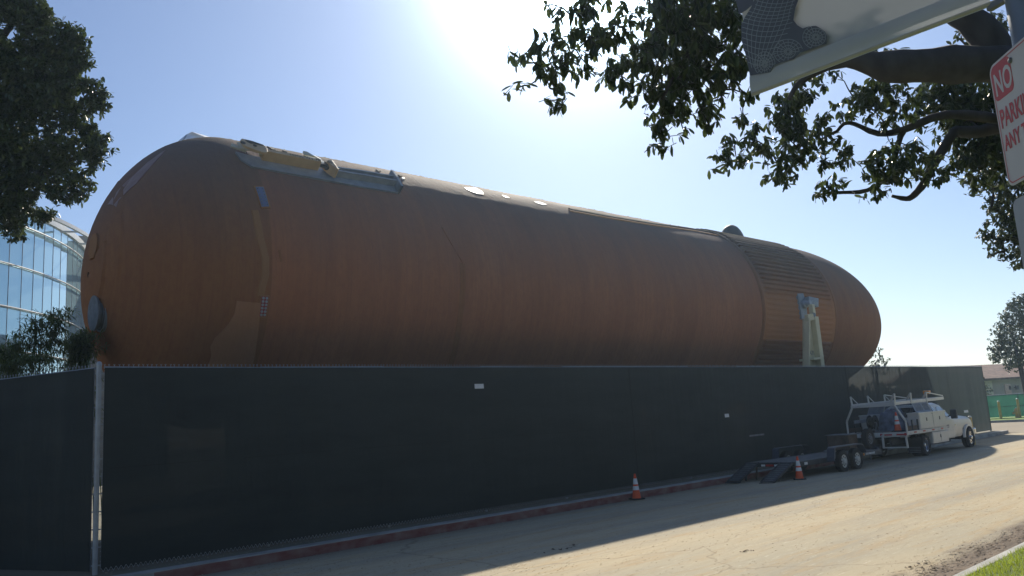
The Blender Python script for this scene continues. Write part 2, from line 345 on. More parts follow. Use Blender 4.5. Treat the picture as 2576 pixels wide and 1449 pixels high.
# foam material
def foam(name, base, dark, light, ringscale=1.0, wear_and_veil=True, bstr=.6, panel=None):
    m = bpy.data.materials.new(name); m.use_nodes = True; t = m.node_tree; b = t.nodes['Principled BSDF']
    tcn = node(t, 'ShaderNodeTexCoord')
    def N(scale, st, detail=6, rough=.6):
        mp = node(t, 'ShaderNodeMapping'); mp.inputs['Scale'].default_value = st
        t.links.new(tcn.outputs['Object'], mp.inputs[0]); n = node(t, 'ShaderNodeTexNoise'); n.inputs['Scale'].default_value = scale; n.inputs['Detail'].default_value = detail; n.inputs['Roughness'].default_value = rough
        t.links.new(mp.outputs[0], n.inputs['Vector']); return n.outputs[0]
    def R(x, p0, p1, c0=(0, 0, 0), c1=(1, 1, 1)):
        r = node(t, 'ShaderNodeValToRGB'); r.color_ramp.elements[0].position = p0; r.color_ramp.elements[1].position = p1
        r.color_ramp.elements[0].color = (*c0, 1); r.color_ramp.elements[1].color = (*c1, 1); t.links.new(x, r.inputs[0]); return r.outputs[0]
    def MX(a, b_, f):
        x = node(t, 'ShaderNodeMix'); x.data_type = 'RGBA'
        for i, v in ((0, f), (6, a), (7, b_)):
            if isinstance(v, (int, float)): x.inputs[i].default_value = v
            elif isinstance(v, tuple): x.inputs[i].default_value = (*v, 1)
            else: t.links.new(v, x.inputs[i])
        return x.outputs[2]
    c = MX(base, dark, MX((0, 0, 0), R(N(1.3, (1.2, .12, .12), 5), .35, .75), .5))
    c = MX(c, light, MX((0, 0, 0), R(N(.35, (.8, .5, .5), 4), .45, .75), .6))
    c = MX(c, dark, MX((0, 0, 0), R(N(5, (3, .08, .08), 5, .7), .45, .75), .55))
    c = MX(c, light, MX((0, 0, 0), R(N(45, (1, 1, 1), 3, .7), .55, .8), .3))
    c = MX(c, dark, MX((0, 0, 0), R(N(7, (1, .6, .6), 6, .7), .45, .7), .4))
    if panel:   # re-sprayed lighter band along the side of the intertank
        sq = node(t, 'ShaderNodeSeparateXYZ'); t.links.new(tcn.outputs['Object'], sq.inputs[0]); m1 = node(t, 'ShaderNodeMapRange'); m1.inputs['From Min'].default_value = TZ-1.62; m1.inputs['From Max'].default_value = TZ-1.56
        m2 = node(t, 'ShaderNodeMapRange'); m2.inputs['From Min'].default_value = TZ+1.6; m2.inputs['From Max'].default_value = TZ+.2; mm = node(t, 'ShaderNodeMath', operation='MULTIPLY')
        t.links.new(sq.outputs['Z'], m1.inputs['Value']); t.links.new(sq.outputs['Z'], m2.inputs['Value']); t.links.new(m1.outputs[0], mm.inputs[0]); t.links.new(m2.outputs[0], mm.inputs[1]); c = MX(c, panel, MX((0, 0, 0), mm.outputs[0], .75))
    ht = N(30, (1, .7, .7), 8, .7)
    mh = node(t, 'ShaderNodeMath', operation='MULTIPLY_ADD'); mh.inputs[1].default_value = 2.0; t.links.new(N(7, (1, .6, .6), 4, .6), mh.inputs[0]); t.links.new(ht, mh.inputs[2]); ht = mh.outputs[0]
    if wear_and_veil:   # sky sheen and veiling glare painted blue-grey into the upper foam colour
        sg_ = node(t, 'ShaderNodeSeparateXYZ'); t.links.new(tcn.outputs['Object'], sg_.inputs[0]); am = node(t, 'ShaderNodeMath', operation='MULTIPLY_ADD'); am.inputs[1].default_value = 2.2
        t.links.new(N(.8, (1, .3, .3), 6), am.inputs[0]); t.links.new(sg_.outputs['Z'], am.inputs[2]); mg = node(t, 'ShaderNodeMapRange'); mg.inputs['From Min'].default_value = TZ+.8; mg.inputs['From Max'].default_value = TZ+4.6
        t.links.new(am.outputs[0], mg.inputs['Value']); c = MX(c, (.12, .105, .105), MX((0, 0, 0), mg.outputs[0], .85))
    if wear_and_veil:
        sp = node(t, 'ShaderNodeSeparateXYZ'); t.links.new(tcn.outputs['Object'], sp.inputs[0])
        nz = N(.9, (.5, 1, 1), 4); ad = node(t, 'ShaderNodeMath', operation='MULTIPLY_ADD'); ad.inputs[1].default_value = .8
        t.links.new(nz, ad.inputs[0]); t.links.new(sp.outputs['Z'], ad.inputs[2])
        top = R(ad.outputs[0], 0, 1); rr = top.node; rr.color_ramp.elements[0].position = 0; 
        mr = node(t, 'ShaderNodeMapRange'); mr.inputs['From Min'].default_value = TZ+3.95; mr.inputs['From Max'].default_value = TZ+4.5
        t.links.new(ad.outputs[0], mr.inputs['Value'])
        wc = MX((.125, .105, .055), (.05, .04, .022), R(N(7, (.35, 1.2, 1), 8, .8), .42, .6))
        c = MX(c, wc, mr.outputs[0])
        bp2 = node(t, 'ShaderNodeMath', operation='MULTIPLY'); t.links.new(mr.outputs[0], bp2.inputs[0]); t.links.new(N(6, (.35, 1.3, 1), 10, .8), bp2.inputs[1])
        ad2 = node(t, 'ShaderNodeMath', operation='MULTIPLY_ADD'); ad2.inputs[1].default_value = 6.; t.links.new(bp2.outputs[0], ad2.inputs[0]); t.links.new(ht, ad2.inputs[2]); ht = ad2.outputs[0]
    t.links.new(c, b.inputs['Base Color'])
    bp = node(t, 'ShaderNodeBump'); bp.inputs['Strength'].default_value = bstr; bp.inputs['Distance'].default_value = .02
    t.links.new(ht, bp.inputs['Height']); t.links.new(bp.outputs[0], b.inputs['Normal'])
    b.inputs['Roughness'].default_value = .8; b.inputs['Specular IOR Level'].default_value = .08; b.inputs['Sheen Weight'].default_value = .0; b.inputs['Sheen Roughness'].default_value = .5
    return m
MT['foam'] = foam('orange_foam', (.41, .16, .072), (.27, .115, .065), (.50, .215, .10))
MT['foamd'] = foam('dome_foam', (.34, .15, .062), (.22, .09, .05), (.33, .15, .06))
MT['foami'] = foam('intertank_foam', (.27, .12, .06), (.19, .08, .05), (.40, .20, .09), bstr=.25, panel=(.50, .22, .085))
MT['foamp'] = foam('patch_foam', (.42, .20, .10), (.36, .165, .085), (.46, .23, .12), wear_and_veil=False)
MT['foamy'] = foam('yellow_foam', (.35, .175, .08), (.29, .145, .07), (.38, .20, .09), wear_and_veil=False)
def shell(s0, s1, ns_, na, radf=None, closed=True):
    mb = MB(); V = []
    for i in range(ns_+1):
        # cosine spacing near poles handled by caller through s list
        s = s0[i] if hasattr(s0, '__len__') else s0+(s1-s0)*i/ns_
        r = trad(s)
        for j in range(na):
            a = 2*math.pi*j/na; rr = r+(radf(s, a) if radf else 0)
            V.append((s, -rr*math.cos(a), TZ+rr*math.sin(a)))
    Fc = [(i*na+j, (i+1)*na+j, (i+1)*na+(j+1) % na, i*na+(j+1) % na) for i in range(ns_) for j in range(na)]
    return mb.add(V, Fc)
nA = 28; sa = [SA-LA*math.cos(math.pi/2*i/nA)+.0 for i in range(nA+1)]; sa[0] = SA-LA+.0005
def hn(x, y, sd=0):  # cheap smooth noise
    return math.sin(x*1.7+sd)*math.sin(y*2.3+sd*1.3)+.5*math.sin(x*4.1+1+sd)*math.sin(y*5.3+2)+.25*math.sin(x*9.3+2)*math.sin(y*11.1+sd)
def rough_top(s, a):
    z = math.sin(a)
    if z < .9 or math.cos(a) < -.45: return .004*hn(s*1.1, a*3)
    k = min(1, (z-.9)/.06); return .004*hn(s*1.1, a*3)+k*.03*hn(s*5+3*math.sin(a*9), a*26)*(.6+.4*math.sin(s*2.1))
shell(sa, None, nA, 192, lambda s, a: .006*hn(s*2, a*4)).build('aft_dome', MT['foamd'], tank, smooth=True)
nb = 420; sb = [SA+(SF1-SA)*i/nb for i in range(nb+1)]
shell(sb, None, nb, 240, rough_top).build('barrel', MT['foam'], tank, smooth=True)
def ribs(s, a):
    c = math.cos(a); z = math.sin(a)
    ph = (a*108/(2*math.pi)) % 1; k = 1. if (z > .12 or z < -.38 or c < 0) else .22
    e = min(1, min(s-SF1-.25, SF2-.3-s)/.1)
    if e <= 0: return .03
    return .04+(.085*k if ph < .45 else -.04*k)*e
si = [SF1, SF1+.24, SF1+.26, SF1+.36]+[SF1+.4+(SF2-SF1-.8)*i/14 for i in range(15)]+[SF2-.41, SF2-.3, SF2-.28, SF2]
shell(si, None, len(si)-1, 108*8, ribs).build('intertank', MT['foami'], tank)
sn_ = [SF2+(SB-SF2)*i/6 for i in range(6)]+[SB+LB*math.sin(math.pi/2*i/40) for i in range(41)]; sn_[-1] = SB+LB-.0005
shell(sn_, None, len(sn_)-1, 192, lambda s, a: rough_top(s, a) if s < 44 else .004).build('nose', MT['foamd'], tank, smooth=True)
for s, ww, hh in ((SF1, .10, .075), (SF2, .10, .06)):
    mb = MB(); n = 160; V = []
    for j in range(n):
        a = 2*math.pi*j/n
        for ds, rr in ((-ww, R0-.01), (-ww*.6, R0+hh), (ww*.6, R0+hh), (ww, R0-.01)): V.append((s+ds, -rr*math.cos(a), TZ+rr*math.sin(a)))
    mb.add(V, [(4*j+k, 4*j+k+1, 4*((j+1) % n)+k+1, 4*((j+1) % n)+k) for j in range(n) for k in range(3)]).build('flange_ring', MT['foamd'], tank, smooth=True)
def tpatch(pix, off, name, material, parent=tank, label=None):
    """polygon traced on the tank skin, given thickness"""
    H = [thit(*p) for p in pix]; H = [h for h in H if h]
    # densify and triangulate in (s, a)
    P = []
    for i in range(len(H)):
        a, b_ = H[i], H[(i+1) % len(H)]; n = max(1, int(max(abs(a[0]-b_[0])/.6, abs(a[1]-b_[1])/.08)))
        for k in range(n): P.append((a[0]+(b_[0]-a[0])*k/n, a[1]+(b_[1]-a[1])*k/n))
    bm = bmesh.new(); vs_ = [bm.verts.new((p[0], p[1]*4.2, 0)) for p in P]; f = bm.faces.new(vs_)
    bmesh.ops.triangulate(bm, faces=[f])
    for _ in range(5):
        ee = [e for e in bm.edges if e.calc_length() > .45]
        if not ee: break
        bmesh.ops.subdivide_edges(bm, edges=ee, cuts=1); bmesh.ops.triangulate(bm, faces=bm.faces[:])
    ext = bmesh.ops.extrude_face_region(bm, geom=bm.faces[:]); tv = {v for v in ext['geom'] if isinstance(v, bmesh.types.BMVert)}
    for v in bm.verts: v.co = tl(v.co.x, v.co.y/4.2, off if v in tv else -.01)
    bmesh.ops.recalc_face_normals(bm, faces=bm.faces[:])
    me = bpy.data.meshes.new(name); bm.to_mesh(me); bm.free(); me.materials.append(material)
    o = bpy.data.objects.new(name, me); S.collection.objects.link(o); o.parent = parent
    if label: o['label'] = label
    return o
def strip(pix, wd, off, name, material, parent=tank):
    H = [thit(*p) for p in pix]; H = [h for h in H if h]; Q = []
    for a, b_ in zip(H[:-1], H[1:]):
        n = max(1, int(max(abs(a[0]-b_[0])/.5, abs(a[1]-b_[1])/.06)))
        Q += [(a[0]+(b_[0]-a[0])*k/n, a[1]+(b_[1]-a[1])*k/n) for k in range(n)]
    Q.append(H[-1]); V = []
    for i, q in enumerate(Q):
        a, b_ = Q[max(0, i-1)], Q[min(len(Q)-1, i+1)]; d = Vector((b_[0]-a[0], (b_[1]-a[1])*R0)).normalized(); nx, ny = -d.y*wd/2, d.x*wd/2/R0
        V += [tl(q[0]+nx, q[1]+ny, -.01), tl(q[0]+nx*.7, q[1]+ny*.7, off), tl(q[0]-nx*.7, q[1]-ny*.7, off), tl(q[0]-nx, q[1]-ny, -.01)]
    return MB().add(V, [(4*i+k, 4*i+k+1, 4*i+k+5, 4*i+k+4) for i in range(len(Q)-1) for k in range(3)]).build(name, material, parent)
strip([(641, 530), (655, 600), (668, 650), (668, 690), (660, 720), (656, 745)], .2, .03, 'foam_strip', MT['foamy'])
tpatch([(596, 757), (655, 762), (652, 800), (646, 850), (634, 921), (523, 921), (532, 893), (530, 870), (541, 850), (575, 815), (589, 790)], .05, 'foam_patch', MT['foamp'])
MT['bluep'] = mat('blue_primer', (.15, .17, .27), .5, .2, .1, 4)
MT['redp'] = mat('red_primer', (.30, .05, .06), .5, .1, .2, 4)
MT['greyp'] = mat('grey_primer', (.24, .27, .31), .5, .2, .15, 4, .05)
for quad, mt_, nm, inset in (([(642, 473), (661, 473), (675, 521), (657, 522)], 'bluep', 'access_plate', 0), ([(657, 745), (674, 746), (667, 795), (651, 795)], 'redp', 'access_plate', 1)):
    big = []; cx = sum(q[0] for q in quad)/4; cy = sum(q[1] for q in quad)/4
    for q in quad: big.append((cx+(q[0]-cx)*1.3, cy+(q[1]-cy)*1.13))
    tpatch(big, .035, 'plate_surround', MT['foamy'])
    pl = tpatch(quad, .05, nm, MT[mt_], label='blue-grey bolted access plate' if not inset else 'red bolted access plate')
    bl = MB()
    A, B_, C_, D_ = [Vector(thit(*q)) for q in quad]
    for k in range(6):
        for l in (.18, .82) if not inset else (.25, .75):
            p = A.lerp(D_, (k+.5)/6).lerp(B_.lerp(C_, (k+.5)/6), l); c = tl(p.x, p.y, .05); n = (tl(p.x, p.y, .2)-c).normalized()
            MB().lathe([(.0, 0), (.035 if inset else .02, 0), (.03 if inset else .018, .02), (0, .02)], c, n, 8).build('bolt_head', MT['dgalv'] if not inset else MT['galv'], pl)
# ridge / seam on the barrel, faint square plug, dome details
strip([(1112, 572), (1135, 612), (1166, 664)], .07, .03, 'foam_ridge', MT['foam'])
strip([(1163, 662), (1163, 740), (1157, 800), (1146, 870), (1132, 922)], .25, .018, 'foam_ridge', MT['foamd'])
tpatch([(475, 640), (489, 640), (489, 655), (475, 655)], .02, 'foam_plug', MT['foamd'])
tpatch([(700, 629), (705, 629), (709, 658), (705, 660)], .02, 'foam_plug', MT['foamd'])
strip([(290, 468), (291, 560), (284, 640), (277, 700)], .25, .02, 'foam_ridge', MT['foamd'])
strip([(256, 622), (254, 660), (248, 700), (240, 735)], .12, .05, 'foam_ridge', MT['foamd'])
tpatch([(232, 605), (238, 594), (246, 588), (250, 600), (248, 625), (240, 650), (231, 655), (228, 640)], .06, 'manhole_cover', MT['foamy'])
tpatch([(272, 515), (300, 478), (340, 440), (372, 410), (402, 388), (418, 378), (408, 390), (376, 425), (345, 462), (318, 485), (300, 505), (294, 522)], .02, 'tape_patch', mat('faded_tape', (.22, .13, .115), .5, 0, .1, 3))  # sky light on the dome edge, painted as a paler patch
# feedline cap on the aft dome
h = thit(247, 791); c = tl(h[0], h[1], -.16)
n_ = (tl(h[0], h[1], .5)-tl(h[0], h[1], 0)).normalized(); ax = (Vector((-1, 0, 0))*.9+n_*.1).normalized()
fc = MB().lathe([(0, 0), (.46, 0), (.46, .1), (.40, .12), (.40, .16), (.38, .17), (.38, .22), (.46, .23), (.46, .28), (0, .28)], c, ax, 40).build('feedline_cap', MT['dgalv'], tank, smooth=2)
MB().lathe([(.46, 0), (.50, .04), (.48, .12), (.44, .12), (.44, 0)], c, ax, 40, True).build('cap_collar', MT['greyp'], fc, smooth=2)
# white patches and slot on top of the barrel
MT['whitep'] = mat('white_patch', (.8, .8, .78), .5, 0, .05, 6)
tpatch([(1168, 472), (1196, 474), (1212, 482), (1217, 489), (1203, 488), (1190, 484), (1176, 478)], .012, 'white_patch', MT['whitep'])
tpatch([(1343, 507), (1360, 509), (1376, 515), (1366, 516), (1350, 511)], .012, 'white_patch', MT['whitep'])
tpatch([(1262, 491), (1270, 493), (1282, 498), (1272, 497)], .012, 'white_patch', MT['whitep'])
tpatch([(1010+0, 448), (1016, 448), (1018, 452), (1011, 451)], .035, 'white_patch', MT['whitep'])
tpatch([(766, 391), (792, 394), (806, 402), (815, 411), (799, 410), (780, 402)], .04, 'white_patch', MT['whitep'])
MT['torn'] = mat('torn_foam_dark', (.05, .04, .035), .9, 0, .3, 5)
for q in ([(672, 370), (684, 373), (693, 379), (684, 378)], [(702, 374), (714, 377), (722, 384), (712, 382)], [(800, 398), (822, 404), (838, 414), (828, 414), (812, 408)], [(1000, 441), (1012, 444), (1008, 446)], [(945, 428), (958, 432), (952, 434)]):
    tpatch(q, .03, 'torn_spot', MT['torn'])
strip([(1432, 527), (1530, 545), (1640, 563), (1750, 578), (1822, 592)], .16, .05, 'cable_slot', MT['torn'])
strip([(1432, 531), (1530, 549), (1640, 567), (1750, 582), (1820, 596)], .12, .04, 'cable_edge', MT['foamy'])
# loose debris ridges on the top edge
for i in range(60):
    s = random.uniform(10, 31); a = math.radians(random.uniform(68, 96)); L = random.uniform(.1, .5)
# white frame peeking over the top at the aft end
h = 9.3
fm = MB(); A = tl(10.2, math.radians(118), -.2); 
PP = [PD(470, 337, 28.3), PD(482, 333, 28.4), PD(556, 352, 29.9), PD(560, 362, 29.3), PD(455, 362, 27.2)]
Rm = Matrix.Rotation(-(math.pi/2-TA), 3, 'Z')
PL = [Rm @ (Vector(p)-Vector(TB)) for p in PP]
fm.prism(PL, (.0, .9, 0)); fm.build('attach_fairing', mat('fairing_grey', (.75, .78, .82), .5, 0, .08, 3), tank, bevel=.03)
fm = MB(); q1, q2, q3 = PL[0]+Vector((0, -.02, -.05)), PL[4]+Vector((.0, -.02, 0)), PL[2]+Vector((0, -.02, -.06))
fm.bar(q1, q2, .05, .05); fm.bar(q1, q3, .05, .05); fm.build('fairing_edge', MT['greyp'], tank)
# forward attach fairing: half dome beyond the ridge

def px_of(P): d = np.asarray(P)-O; return W0/2+FPX*float(d@rt)/float(d@fw), H0/2-FPX*float(d@up)/float(d@fw)
def tw(p): return TB+tu*p.x+tn*p.y+np.array([0, 0, p.z])
sF = min((abs(px_of(tw(tl(q/20., math.radians(88), 0)))[0]-1843), q/20.) for q in range(500, 800))[1]; c = tl(sF, math.radians(88), -.12)
mb = MB(); V = []; nu_, nv_ = 24, 12
for i in range(nu_+1):
    for j in range(nv_+1):
        a = math.pi*i/nu_; b_ = math.pi*j/nv_
        V.append(c+Vector((-.78*math.cos(a), .6*math.sin(a)*math.cos(b_), 1.02*math.sin(a)*math.sin(b_))))
mb.add(V, [(i*(nv_+1)+j, (i+1)*(nv_+1)+j, (i+1)*(nv_+1)+j+1, i*(nv_+1)+j+1) for i in range(nu_) for j in range(nv_)]).build('bolt_fairing', MT['bluep'] if 0 else mat('dark_fairing', (.045, .05, .06), .6), tank, smooth=True)
# grey trough along the upper side
tp = [(592, 386), (622, 394), (700, 411), (819, 431), (905, 441), (981, 452), (1001, 488), (900, 472), (812, 455), (700, 435), (634, 423), (606, 405)]
tr = tpatch(tp, .06, 'support_tray', MT['greyp'])
strip([(812, 433), (900, 444), (985, 458)], .08, .22, 'tray_rail', MT['greyp'], tr)
strip([(828, 445), (905, 457), (990, 471)], .08, .26, 'tray_rail', MT['greyp'], tr)
strip([(978, 449), (990, 465), (1001, 487)], .12, .3, 'tray_end', MT['greyp'], tr)
h1 = thit(985, 459); h2 = thit(993, 473)
# ---- lifting beam lying on the tray (tank-frame geometry baked by parenting to its own empty)
def toolroot(name): 
    o = empty(name, TB, math.pi/2-TA); return o
bmr = toolroot('handling_beam'); tag(bmr, 'tan steel handling beam bolted along the upper side of the fuel tank', 'handling beam')
a1, a2 = thit(652, 409), thit(794, 435)
A = tl(a1[0], a1[1], .12); B_ = tl(a2[0], a2[1], .12); nA_ = (tl(a1[0], a1[1], 1)-tl(a1[0], a1[1], 0)); ax = (B_-A).normalized(); side = nA_.normalized(); upv = ax.cross(side).normalized()
if upv.z < 0: upv = -upv
# box beam: front face + grey-tan top
bw, bh = .30, .15
P = lambda k, o_, u_: A.lerp(B_, k)+side*o_+upv*u_
mb = MB().prism([P(0, 0, -bh/2), P(0, bw, -bh/2), P(0, bw, bh*.35), P(0, .12, bh), P(0, 0, bh)], B_-A); bmain = mb.build('beam_box', MT['tan'], bmr, bevel=.01)
mb = MB().prism([P(-.0, bw+.004, bh*.36), P(0, .12, bh+.012), P(0, .0, bh+.02), P(0, .0, bh), P(0, bw, bh*.34)], B_-A); mb.build('beam_top_plate', MT['tanlight'], bmr)
mb = MB(); 
for k0, k1 in ((.2, .27), (.42, .48), (.5, .55)): mb.prism([P(k0, .27, bh*.47), P(k0, .14, bh+.018), P(k0+.004, .14, bh+.028), P(k0+.004, .28, bh*.47)], (B_-A)*(k1-k0))
mb.build('blue_tape', MT['bluep'], bmr)
# left bracket
L0 = A-ax*1.0
def Q(x, o_, u_): return A+ax*(x*.62 if x < .3 else x)+side*o_+upv*(u_*.8-(.06 if x < .3 else 0))
mb = MB(); poly = [(-.98, .0), (-1.02, .28), (-.9, .42), (-.55, .42), (.05, .28), (.1, .05), (.02, -.18), (-.12, -.25), (-.3, -.24), (-.55, -.17), (-.85, -.08)]
mb.prism([Q(x, .28, z) for x, z in poly], side*.07); mb.build('end_bracket', MT['tan'], bmr, bevel=.01)
mb = MB(); mb.bar(Q(-1.0, .1, .2), Q(-.9, .1, .43), .4, .04, side); mb.bar(Q(-.92, .12, .43), Q(-.5, .12, .43), .34, .03, side); mb.bar(Q(-.08, .12, .3), Q(.08, .12, .28), .34, .05, side)
mb.build('bracket_top', MT['tanlight'], bmr)
mb = MB().prism([Q(x, .352, z) for x, z in ((-.8, .36), (-.45, .37), (-.02, .26), (-.02, .18), (-.45, .2), (-.6, .17), (-.72, .22))], side*.006); mb.build('bracket_opening', MT['ink'], bmr)
mb = MB().lathe([(0, 0), (.07, 0), (.07, .01), (0, .01)], Q(-.96, .35, .12), side, 14); mb.lathe([(0, 0), (.05, 0), (.05, .015), (0, .015)], Q(-.45, .35, .08), side, 12); mb.build('pin_hole', MT['ink'], bmr)
# triangular lug behind bracket
MB().prism([Q(-.5, .05, .42), Q(.0, .05, .3), Q(-.25, .05, .72)], side*.05).build('lug', MT['tan'], bmr)
# right bracket
mb = MB(); LL = (B_-A).length
mb.prism([Q(LL-.45, .02, .2), Q(LL-.1, .02, .2), Q(LL+.02, .02, .05), Q(LL-.3, .02, .52), Q(LL-.42, .02, .5)], side*.05)
mb.prism([Q(LL-.45, .26, .2), Q(LL-.1, .26, .2), Q(LL+.02, .26, .05), Q(LL-.3, .26, .47), Q(LL-.42, .26, .45)], side*.04); mb.build('end_lug', MT['tanlight'], bmr)
mb = MB().tube([Q(LL, .15, .0), Q(LL+.32, .15, -.03)], .06, 12); mb.tube([Q(LL+.2, .15, -.02), Q(LL+.36, .15, -.03)], .1, 12); mb.build('screw_jack', MT['dark'], bmr, smooth=2)
mb = MB().prism([Q(x, .0, z) for x, z in ((LL+.2, .05), (LL+.32, .22), (LL+.42, .18), (LL+.44, -.2), (LL+.46, -.38), (LL+.40, -.42), (LL+.28, -.2))], side*.3); mb.build('claw_foot', MT['tan'], bmr, bevel=.01)
def text_mesh(txt, size, name, material, parent, origin, xdir, ydir, ext=.002, bold=0, sx=1):
    cu = bpy.data.curves.new(name, 'FONT'); cu.body = txt; cu.size = size; cu.extrude = ext; cu.offset = bold; cu.resolution_u = 3
    o = bpy.data.objects.new(name+'_tmp', cu); S.collection.objects.link(o)
    dg = bpy.context.evaluated_depsgraph_get(); me = bpy.data.meshes.new_from_object(o.evaluated_get(dg)); bpy.data.objects.remove(o); bpy.data.curves.remove(cu)
    xd = Vector(xdir).normalized(); yd = Vector(ydir).normalized(); zd = xd.cross(yd); og = Vector(origin)
    for v in me.vertices: c_ = v.co.copy(); v.co = og+xd*c_.x*sx+yd*c_.y+zd*c_.z
    me.materials.clear(); me.materials.append(material); me.name = name
    ob = bpy.data.objects.new(name, me); S.collection.objects.link(ob); ob.parent = parent; return ob
text_mesh('TOOL WT 780 LBS', .16, 'lettering', MT['ink'], bmain, Q(LL*.42, bw+.004, -.07), ax, upv, .001)
# ---- support stand
st = toolroot('support_stand'); tag(st, 'cream steel A-shaped support stand pinned to the far end of the fuel tank', 'support stand')
h = thit(2020, 765); c0 = tl(h[0], h[1], 0); nrm = (tl(h[0], h[1], 1)-c0).normalized(); yS = -(R0+1.0)
pl = MB()
pl.prism([c0+Vector((-.62, 0, .45)), c0+Vector((-.05, 0, .5)), c0+Vector((.15, 0, .0)), c0+Vector((-.0, 0, -.8)), c0+Vector((-.5, 0, -.75))], nrm*.12)
pl.build('mount_plate', MT['greyp'], st, bevel=.02)
mb = MB().lathe([(0, 0), (.2, 0), (.2, .2), (.13, .22), (.13, .45), (0, .45)], c0+Vector((-.2, -.05, -.05)), nrm, 20); mb.bar(c0+Vector((-.1, -.25, .1)), c0+Vector((.45, -.45, .0)), .3, .42); mb.build('pivot_pin', MT['galv'], st, smooth=2, bevel=.01)
def sd(x, y, dy):  # pixel -> point on plane Y = yS+dy in tank frame
    r = ray(x, y); o = O-TB; k = ((yS+dy)-o@tn)/(r@tn); p = o+r*k; return Vector((p@tu, yS+dy, p[2]))
top_l, top_r = sd(2028, 800, .1), sd(2052, 797, .1); bl_, br_ = sd(2028, 922, .1), sd(2053, 922, .1)
dn = Vector((0, 0, -1)); 
def ext(a, b_): d = (b_-a); k = (0-a.z)/d.z; return a+d*k
bl2, br2 = ext(top_l, bl_), ext(top_r, br_)
MB().prism([top_l, top_r, br2, bl2], (0, .18, 0)).build('web_plate', MT['cream'], st, bevel=.01)
c_, d_ = sd(2047, 797, 0), sd(2063, 922, 0); d2 = ext(c_, d_)
MB().bar(c_, d2, .34, .3, (0, 1, 0)).build('leg', MT['cream'], st, bevel=.015)
MB().bar(sd(2031, 801, 0), ext(sd(2031, 801, 0), sd(2030, 922, 0)), .1, .25, (0, 1, 0)).build('leg', MT['cream'], st, bevel=.01)
MB().bar(sd(2029, 800, -.02), sd(2048, 796, -.02), .3, .18, (0, 1, 0)).build('cross_plate', MT['cream'], st, bevel=.01); MB().bar(sd(2029, 905, .05), sd(2052, 902, .05), .1, .7, (0, 1, 0)).build('cross_plate', MT['cream'], st, bevel=.01)
MB().bar(sd(2041, 766, 0), sd(2045, 793, 0), .22, .2, (0, 1, 0)).build('upper_link', MT['cream'], st, bevel=.01)
MB().tube([sd(2047, 792, -.12), sd(2047, 792, .2)], .1, 14).build('link_pin', MT['galv'], st, smooth=2)
mb = MB().box((bl2.x-.6, yS-.4, 0), (d2.x+.8, yS+.6, .12)); mb.build('base_plate', MT['cream'], st)
text_mesh('A71', .28, 'lettering', MT['dgalv'], st, sd(2037, 893, .085), (1, 0, 0), (0, 0, 1), .002)
# cradle hidden behind the fence carries the tank
cr = toolroot('tank_cradle'); tag(cr, 'low steel cradle under the belly of the fuel tank behind the fence', 'cradle')
for s in (10.5, 31.5):
    mb = MB(); V = []
    pts = [(R0+.02)*Vector((0, -math.cos(a), math.sin(a))) for a in [math.radians(-120+6*i) for i in range(11)]]
    poly = [Vector((s, p.y, TZ+p.z)) for p in pts]; poly += [Vector((s, poly[-1].y, 0)), Vector((s, poly[0].y, 0))]
    mb.prism(poly, (.5, 0, 0)); mb.build('saddle', MT['cream'], cr)
# ================================================================ FENCE
FH = 3.67; SE = 47.05
m = bpy.data.materials.new('windscreen_fabric'); m.use_nodes = True; t = m.node_tree; b = t.nodes['Principled BSDF']; MT['screen'] = m
tcn = node(t, 'ShaderNodeTexCoord'); mp = node(t, 'ShaderNodeMapping'); mp.inputs['Scale'].default_value = (.35, 1, 1.3); t.links.new(tcn.outputs['Object'], mp.inputs[0])
nz = node(t, 'ShaderNodeTexNoise'); nz.inputs['Scale'].default_value = 1.2; nz.inputs['Detail'].default_value = 8; nz.inputs['Roughness'].default_value = .65; t.links.new(mp.outputs[0], nz.inputs['Vector'])
rp = node(t, 'ShaderNodeValToRGB'); rp.color_ramp.elements[0].color = (.016, .023, .022, 1); rp.color_ramp.elements[1].color = (.032, .042, .038, 1); rp.color_ramp.elements[0].position = .35; rp.color_ramp.elements[1].position = .7
t.links.new(nz.outputs[0], rp.inputs[0]); t.links.new(rp.outputs[0], b.inputs['Base Color']); b.inputs['Roughness'].default_value = .75
tr_ = node(t, 'ShaderNodeBsdfTranslucent'); tr_.inputs[0].default_value = (.06, .08, .085, 1)
mx = node(t, 'ShaderNodeMixShader'); mx.inputs[0].default_value = .3
wvn = node(t, 'ShaderNodeTexWave'); wvn.inputs['Scale'].default_value = 60; wvn.bands_direction = 'Z'; bp = node(t, 'ShaderNodeBump'); bp.inputs['Strength'].default_value = .1; t.links.new(tcn.outputs['Object'], wvn.inputs['Vector']); t.links.new(wvn.outputs[0], bp.inputs['Height'])
mpw = node(t, 'ShaderNodeMapping'); mpw.inputs['Scale'].default_value = (1, 1, .22); nzw = node(t, 'ShaderNodeTexNoise'); nzw.inputs['Scale'].default_value = 2.2; nzw.inputs['Detail'].default_value = 3; bpw = node(t, 'ShaderNodeBump'); bpw.inputs['Strength'].default_value = .5; bpw.inputs['Distance'].default_value = .12
t.links.new(tcn.outputs['Object'], mpw.inputs[0]); t.links.new(mpw.outputs[0], nzw.inputs['Vector']); t.links.new(nzw.outputs[0], bpw.inputs['Height']); t.links.new(bp.outputs[0], bpw.inputs['Normal']); t.links.new(bpw.outputs[0], b.inputs['Normal'])
t.links.new(b.outputs[0], mx.inputs[1]); t.links.new(tr_.outputs[0], mx.inputs[2])
tpn = node(t, 'ShaderNodeBsdfTransparent'); mx2 = node(t, 'ShaderNodeMixShader'); mx2.inputs[0].default_value = .004
